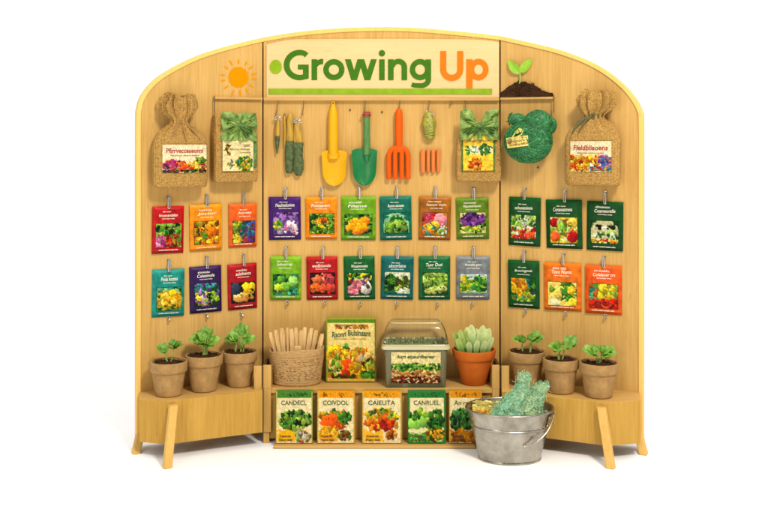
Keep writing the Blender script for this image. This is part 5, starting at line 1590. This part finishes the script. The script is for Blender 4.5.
# ================================================================= BUCKET
BX, BZ = (509.6 - PX) * .915, 85.5
bk = thing('steel_bucket', 'oval galvanized steel bucket on the floor holding pale netting', 'bucket', (BX, -BZ, 0))
HBK = 47.6
def oval(r, z, ry, n=80): return [Vector((r * math.cos(2 * math.pi * i / n), ry * math.sin(2 * math.pi * i / n), z)) for i in range(n)]
m = M()
def bw(z): return 28.0 + (39.2 - 28.0) * z / HBK, 21.0 + (33.0 - 21.0) * z / HBK
pf = [oval(20, 1.6, 14), oval(*((27.0, .9, 20.2)))]
for z in (0.0, .8, 1.6, 2.2): a, b_ = bw(z); e = .7 if z < 1.7 else 0; pf.append(oval(a + e, z, b_ + e))
for z in np.linspace(3, 45.4, 54):
    a, b_ = bw(z); e = 1.2 * math.exp(-((z - 31.5) / .8) ** 2) + .4 * math.exp(-((z - 28.3) / .6) ** 2)
    pf.append(oval(a + e, z, b_ + e))
for t_ in np.linspace(0, math.pi * 1.5, 10):
    a, b_ = bw(46.2); o = 1.15
    pf.append(oval(a + .9 + o * math.sin(t_) * 1, 46.6 - o * math.cos(t_) , b_ + .9 + o * math.sin(t_)))
for z in (45, 36, 22, 8, 2.4): a, b_ = bw(z); pf.append(oval(a - .5, z, b_ - .5))
m.loft(pf, 0, True, True)
m.build('bucket_wall', GALV, bk, sharp=60)
ER = math.radians(-22)
ex, ey = 38.6 * math.cos(ER), 32.4 * math.sin(ER)
m = M()
for a_, zz in ((ER, 36),):
    for k in range(14):
        t_ = rnd.uniform(-.16, .16); z_ = zz + rnd.uniform(-6, 4)
        ra, rb_ = bw(z_)
    ra, rb_ = bw(38)
    def ep(u, v):
        a = ER + (u - .5) * .34; z = 31 + v * 12; A, B = bw(z)
        return Vector(((A + .55) * math.cos(a), (B + .55) * math.sin(a), z))
    m.grid(8, 8, ep)
    for u, v in ((.2, .2), (.8, .2), (.2, .8), (.8, .8)): m.ico(ep(u, v), 1.0, 0, 2)
ea = m.build('handle_ear', GALV, bk)
m = M(); pts = []
for k in range(21):
    v = k / 20; a = ER + .10 - v * 1.02; z = 44.5 - 26.5 * math.sin(v * 1.42); A, B = bw(z); e = 2.2 + 2.5 * math.sin(math.pi * min(1, v * 1.1))
    pts.append(Vector(((A + e) * math.cos(a), (B + e) * math.sin(a), z)))
m.tube([ep(.5, .95) * 1.0] + pts, .75, 8)
m.build('bail_handle', GALV, bk)

# netting in the bucket
def wisps(m, c, rx, rz, n, seed):
    rr = random.Random(seed)
    for _ in range(n):
        a = rr.uniform(math.pi * .95, math.pi * 2.05); z = rr.uniform(-1, 1)
        p = Vector(c) + Vector((rx * math.cos(a) * (1.05 - .35 * z), rx * .75 * math.sin(a), rz * z))
        q = [p]; d = Vector((math.cos(a) * .5 + rr.uniform(-.6, .6), math.sin(a) * .6, rr.uniform(-.6, 1))).normalized()
        for k in range(5):
            d = (d + Vector((rr.uniform(-.7, .7), rr.uniform(-.5, .4), rr.uniform(-.7, .6)))).normalized(); q.append(q[-1] + d * rr.uniform(.7, 1.5))
        m.tube(q, .2, 4, 1 if rr.random() < .55 else 0)


nb = thing('netting_bundle', 'pale green crinkled netting with two rounded lobes sticking out of the bucket', 'netting', (BX, -BZ, 4))
def lobe(m, path, rad, seed, mi, n=420):
    path = [Vector(p) for p in path]
    rr = random.Random(seed)
    # body
    N_ = 60; rings = []
    def at(v):
        t = v * (len(path) - 1); j = min(int(t), len(path) - 2); f = t - j
        return path[j].lerp(path[j + 1], f), rad[j] + (rad[j + 1] - rad[j]) * f
    for i in range(N_ + 1):
        v = i / N_; c, r = at(v); r *= 1 if v < .84 else math.sqrt(max(.02, 1 - ((v - .84) / .162) ** 2))
        rings.append([c + Vector((r * math.cos(a), r * .8 * math.sin(a), 0)) * (1 + .16 * noise.noise(Vector((math.cos(a) * 2.2, math.sin(a) * 2.2, v * 9 + seed))) + .13 * noise.noise(Vector((math.cos(a) * 5, math.sin(a) * 5, v * 24 + seed)))) for a in np.linspace(0, 2 * math.pi, 57)[:-1]])
    m.loft(rings, mi)
    for _ in range(n):                      # loose loops of cord
        v = rr.random() ** .8; c, r = at(v); r *= 1 if v < .84 else math.sqrt(max(.02, 1 - ((v - .84) / .162) ** 2))
        a = rr.uniform(math.pi * .9, math.pi * 2.1); nd = Vector((math.cos(a), .8 * math.sin(a), .0)); p = c + nd * r * 1.02
        tg_ = Vector((-math.sin(a), math.cos(a), 0)) * rr.uniform(-1, 1) + Vector((0, 0, rr.uniform(-1, 1))); tg_.normalize()
        L = rr.uniform(1.2, 2.8)
        m.tube([p - tg_ * L, p + nd * rr.uniform(.3, 1.1), p + tg_ * L], .2, 4, 1 if rr.random() < .5 else 0)


m = M()
lobe(m, [(-2, -7, 30), (-3, -8, 38), (4, -5, 50), (10, -3, 58), (12.8, -2, 66), (13.2, -2, 74.5)], [15, 16, 12.4, 8.2, 5.0, 7.6], 2, 0, 900)
wisps(m, (-1, -7, 38), 13.5, 12, 120, 4); wisps(m, (12, -2, 68), 6, 8, 22, 6)
m.build('netting_lobe', [NETGRN, NETPALE], nb, sharp=80)
m = M()
lobe(m, [(13, -5, 30), (15, -6, 40), (20, -5, 49), (25.5, -4, 57), (30.5, -3, 66)], [13, 12.6, 9.4, 6.0, 7.8], 5, 1, 800)
wisps(m, (17, -6, 42), 11, 10, 80, 8); wisps(m, (27, -4, 60), 6, 8, 22, 9)
m.build('netting_lobe', [NETGRN, NETPALE], nb, sharp=80)

# crumpled yellow packet in the bucket
yp = thing('seed_packet', 'crumpled pale yellow seed packet lying in the steel bucket', 'seed packet', (BX - 17, -BZ - 2, 33), math.radians(-4), tilt=math.radians(-52))
cv = Cv(60, 40, C(214, 196, 110)); cv.a *= (1 + .08 * cv.nz(4))[..., None]
cv.dabs(.0, .5, .7, 1, [YE, OR, C(230, 170, 40), C(200, 120, 20), C(240, 220, 120)], 90, .06); cv.dabs(.55, .3, 1, 1, [MG, LG, C(150, 170, 70), DG], 80, .06); cv.dabs(0, 0, 1, .3, [C(226, 214, 150), C(190, 170, 80)], 40, .06); cv.grain(.06)
m = M()
def cr(u, v, o=0.0): return Vector(((u - .5) * 34, -1.5 * math.sin(math.pi * u) - 1.6 * noise.noise(Vector((u * 5, v * 4, 1))) - .9 * noise.noise(Vector((u * 12, v * 9, 4))) + o, 24 * (1 - v)))
m.grid(59, 39, lambda u, v: cr(u, v), 0, cv); m.grid(59, 39, lambda u, v: cr(1 - u, v, 1.2), 0, cv)
rim = [(i / 20, 0) for i in range(20)] + [(1, i / 14) for i in range(14)] + [(1 - i / 20, 1) for i in range(20)] + [(0, 1 - i / 14) for i in range(14)]
n_ = len(rim)
m.add([cr(u, v) for u, v in rim] + [cr(u, v, 1.2) for u, v in rim], [((i + 1) % n_, i, n_ + i, n_ + (i + 1) % n_) for i in range(n_)], 0, [cv.at(u, v) for u, v in rim] * 2)
m.build('crumpled_pouch', PRINT, yp, sharp=60)

# leafy filling at the bucket's mouth
lf = thing('leaf_bunch', 'dark green leaves bunched inside the steel bucket under the netting', 'leaves', (BX, -BZ, 5))
for k in range(34):
    a, r = rnd.uniform(0, 6.28), math.sqrt(rnd.random())
    x, y = r * 29 * math.cos(a), r * 22 * math.sin(a) + 2
    d = Vector((rnd.uniform(-.8, .8), rnd.uniform(-.8, .4), rnd.uniform(.1, .7)))
    m = M(); leaf_mesh(m, (x, y, 28 + rnd.uniform(0, 3)), d, rnd.uniform(7, 11), rnd.uniform(3, 4.6), k * 1.3, roll=rnd.uniform(-1, 1))
    m.build('leaf', LEAF, lf, sharp=80)
m = M(); m.lathe([(2, 0), (24, .5), (30, 26), (20, 28), (1, 29)], 40, (0, 0, 0), 0, .78); m.build('leaf_stems', STEMM, lf)

# ================================================================= LIGHT AND CAMERA
w = bpy.data.worlds.new('World'); sc.world = w; w.use_nodes = True
nt = w.node_tree
bg = nt.nodes['Background']
bg.inputs['Color'].default_value = (1, 1, 1, 1)
# world gradient: white behind, added overhead glow whitens the floor, dim front for contrast
tc = nt.nodes.new('ShaderNodeTexCoord'); sp = nt.nodes.new('ShaderNodeSeparateXYZ')
nt.links.new(tc.outputs['Generated'], sp.inputs[0])


def ramp(src, a, b, va, vb):
    r = nt.nodes.new('ShaderNodeMapRange'); r.interpolation_type = 'SMOOTHSTEP'
    r.inputs['From Min'].default_value = a; r.inputs['From Max'].default_value = b
    r.inputs['To Min'].default_value = va
    if isinstance(vb, float): r.inputs['To Max'].default_value = vb
    nt.links.new(src, r.inputs['Value'])
    return r


wall = ramp(sp.outputs['Y'], -.2, .4, .12, 1.15)
up = ramp(sp.outputs['Z'], .30, .80, 0.0, 1.0)
mx = nt.nodes.new('ShaderNodeMix'); mx.data_type = 'FLOAT'
nt.links.new(up.outputs[0], mx.inputs[0]); nt.links.new(wall.outputs[0], mx.inputs[2]); mx.inputs[3].default_value = 1.30
nt.links.new(mx.outputs[0], bg.inputs['Strength'])


def area(name, loc, tgt, size, power, color=(1, .95, .86)):
    l = bpy.data.lights.new(name, 'AREA'); l.shape = 'DISK'; l.size = size; l.energy = power; l.color = color
    o = bpy.data.objects.new(name, l); col.objects.link(o); o.location = loc
    o.rotation_euler = (Vector(tgt) - Vector(loc)).to_track_quat('-Z', 'Y').to_euler()
    return o


area('key_softbox', (.85, -2.2, 2.35), (0, 0, .45), .5, 70, (1, .915, .79))
area('added_fill', (-1.2, -2.6, .95), (.1, 0, .35), 1.0, 15, (1, .92, .80))  # unseen lamp added to even out the wings and lift the lower shelves
cd = bpy.data.cameras.new('camera'); co = bpy.data.objects.new('camera', cd); col.objects.link(co)
co.location = (0, -D * S, H * S); co.rotation_euler = (math.radians(90), 0, 0)
cd.sensor_width = 36; cd.lens = 36 * D / 768; cd.shift_y = -(256 - PY) / 768
cd.clip_start = .05; cd.clip_end = 200
sc.camera = co
sc.view_settings.view_transform = 'Standard'; sc.view_settings.look = 'None'; sc.view_settings.exposure = 0; sc.view_settings.gamma = 1
sc.render.film_transparent = False
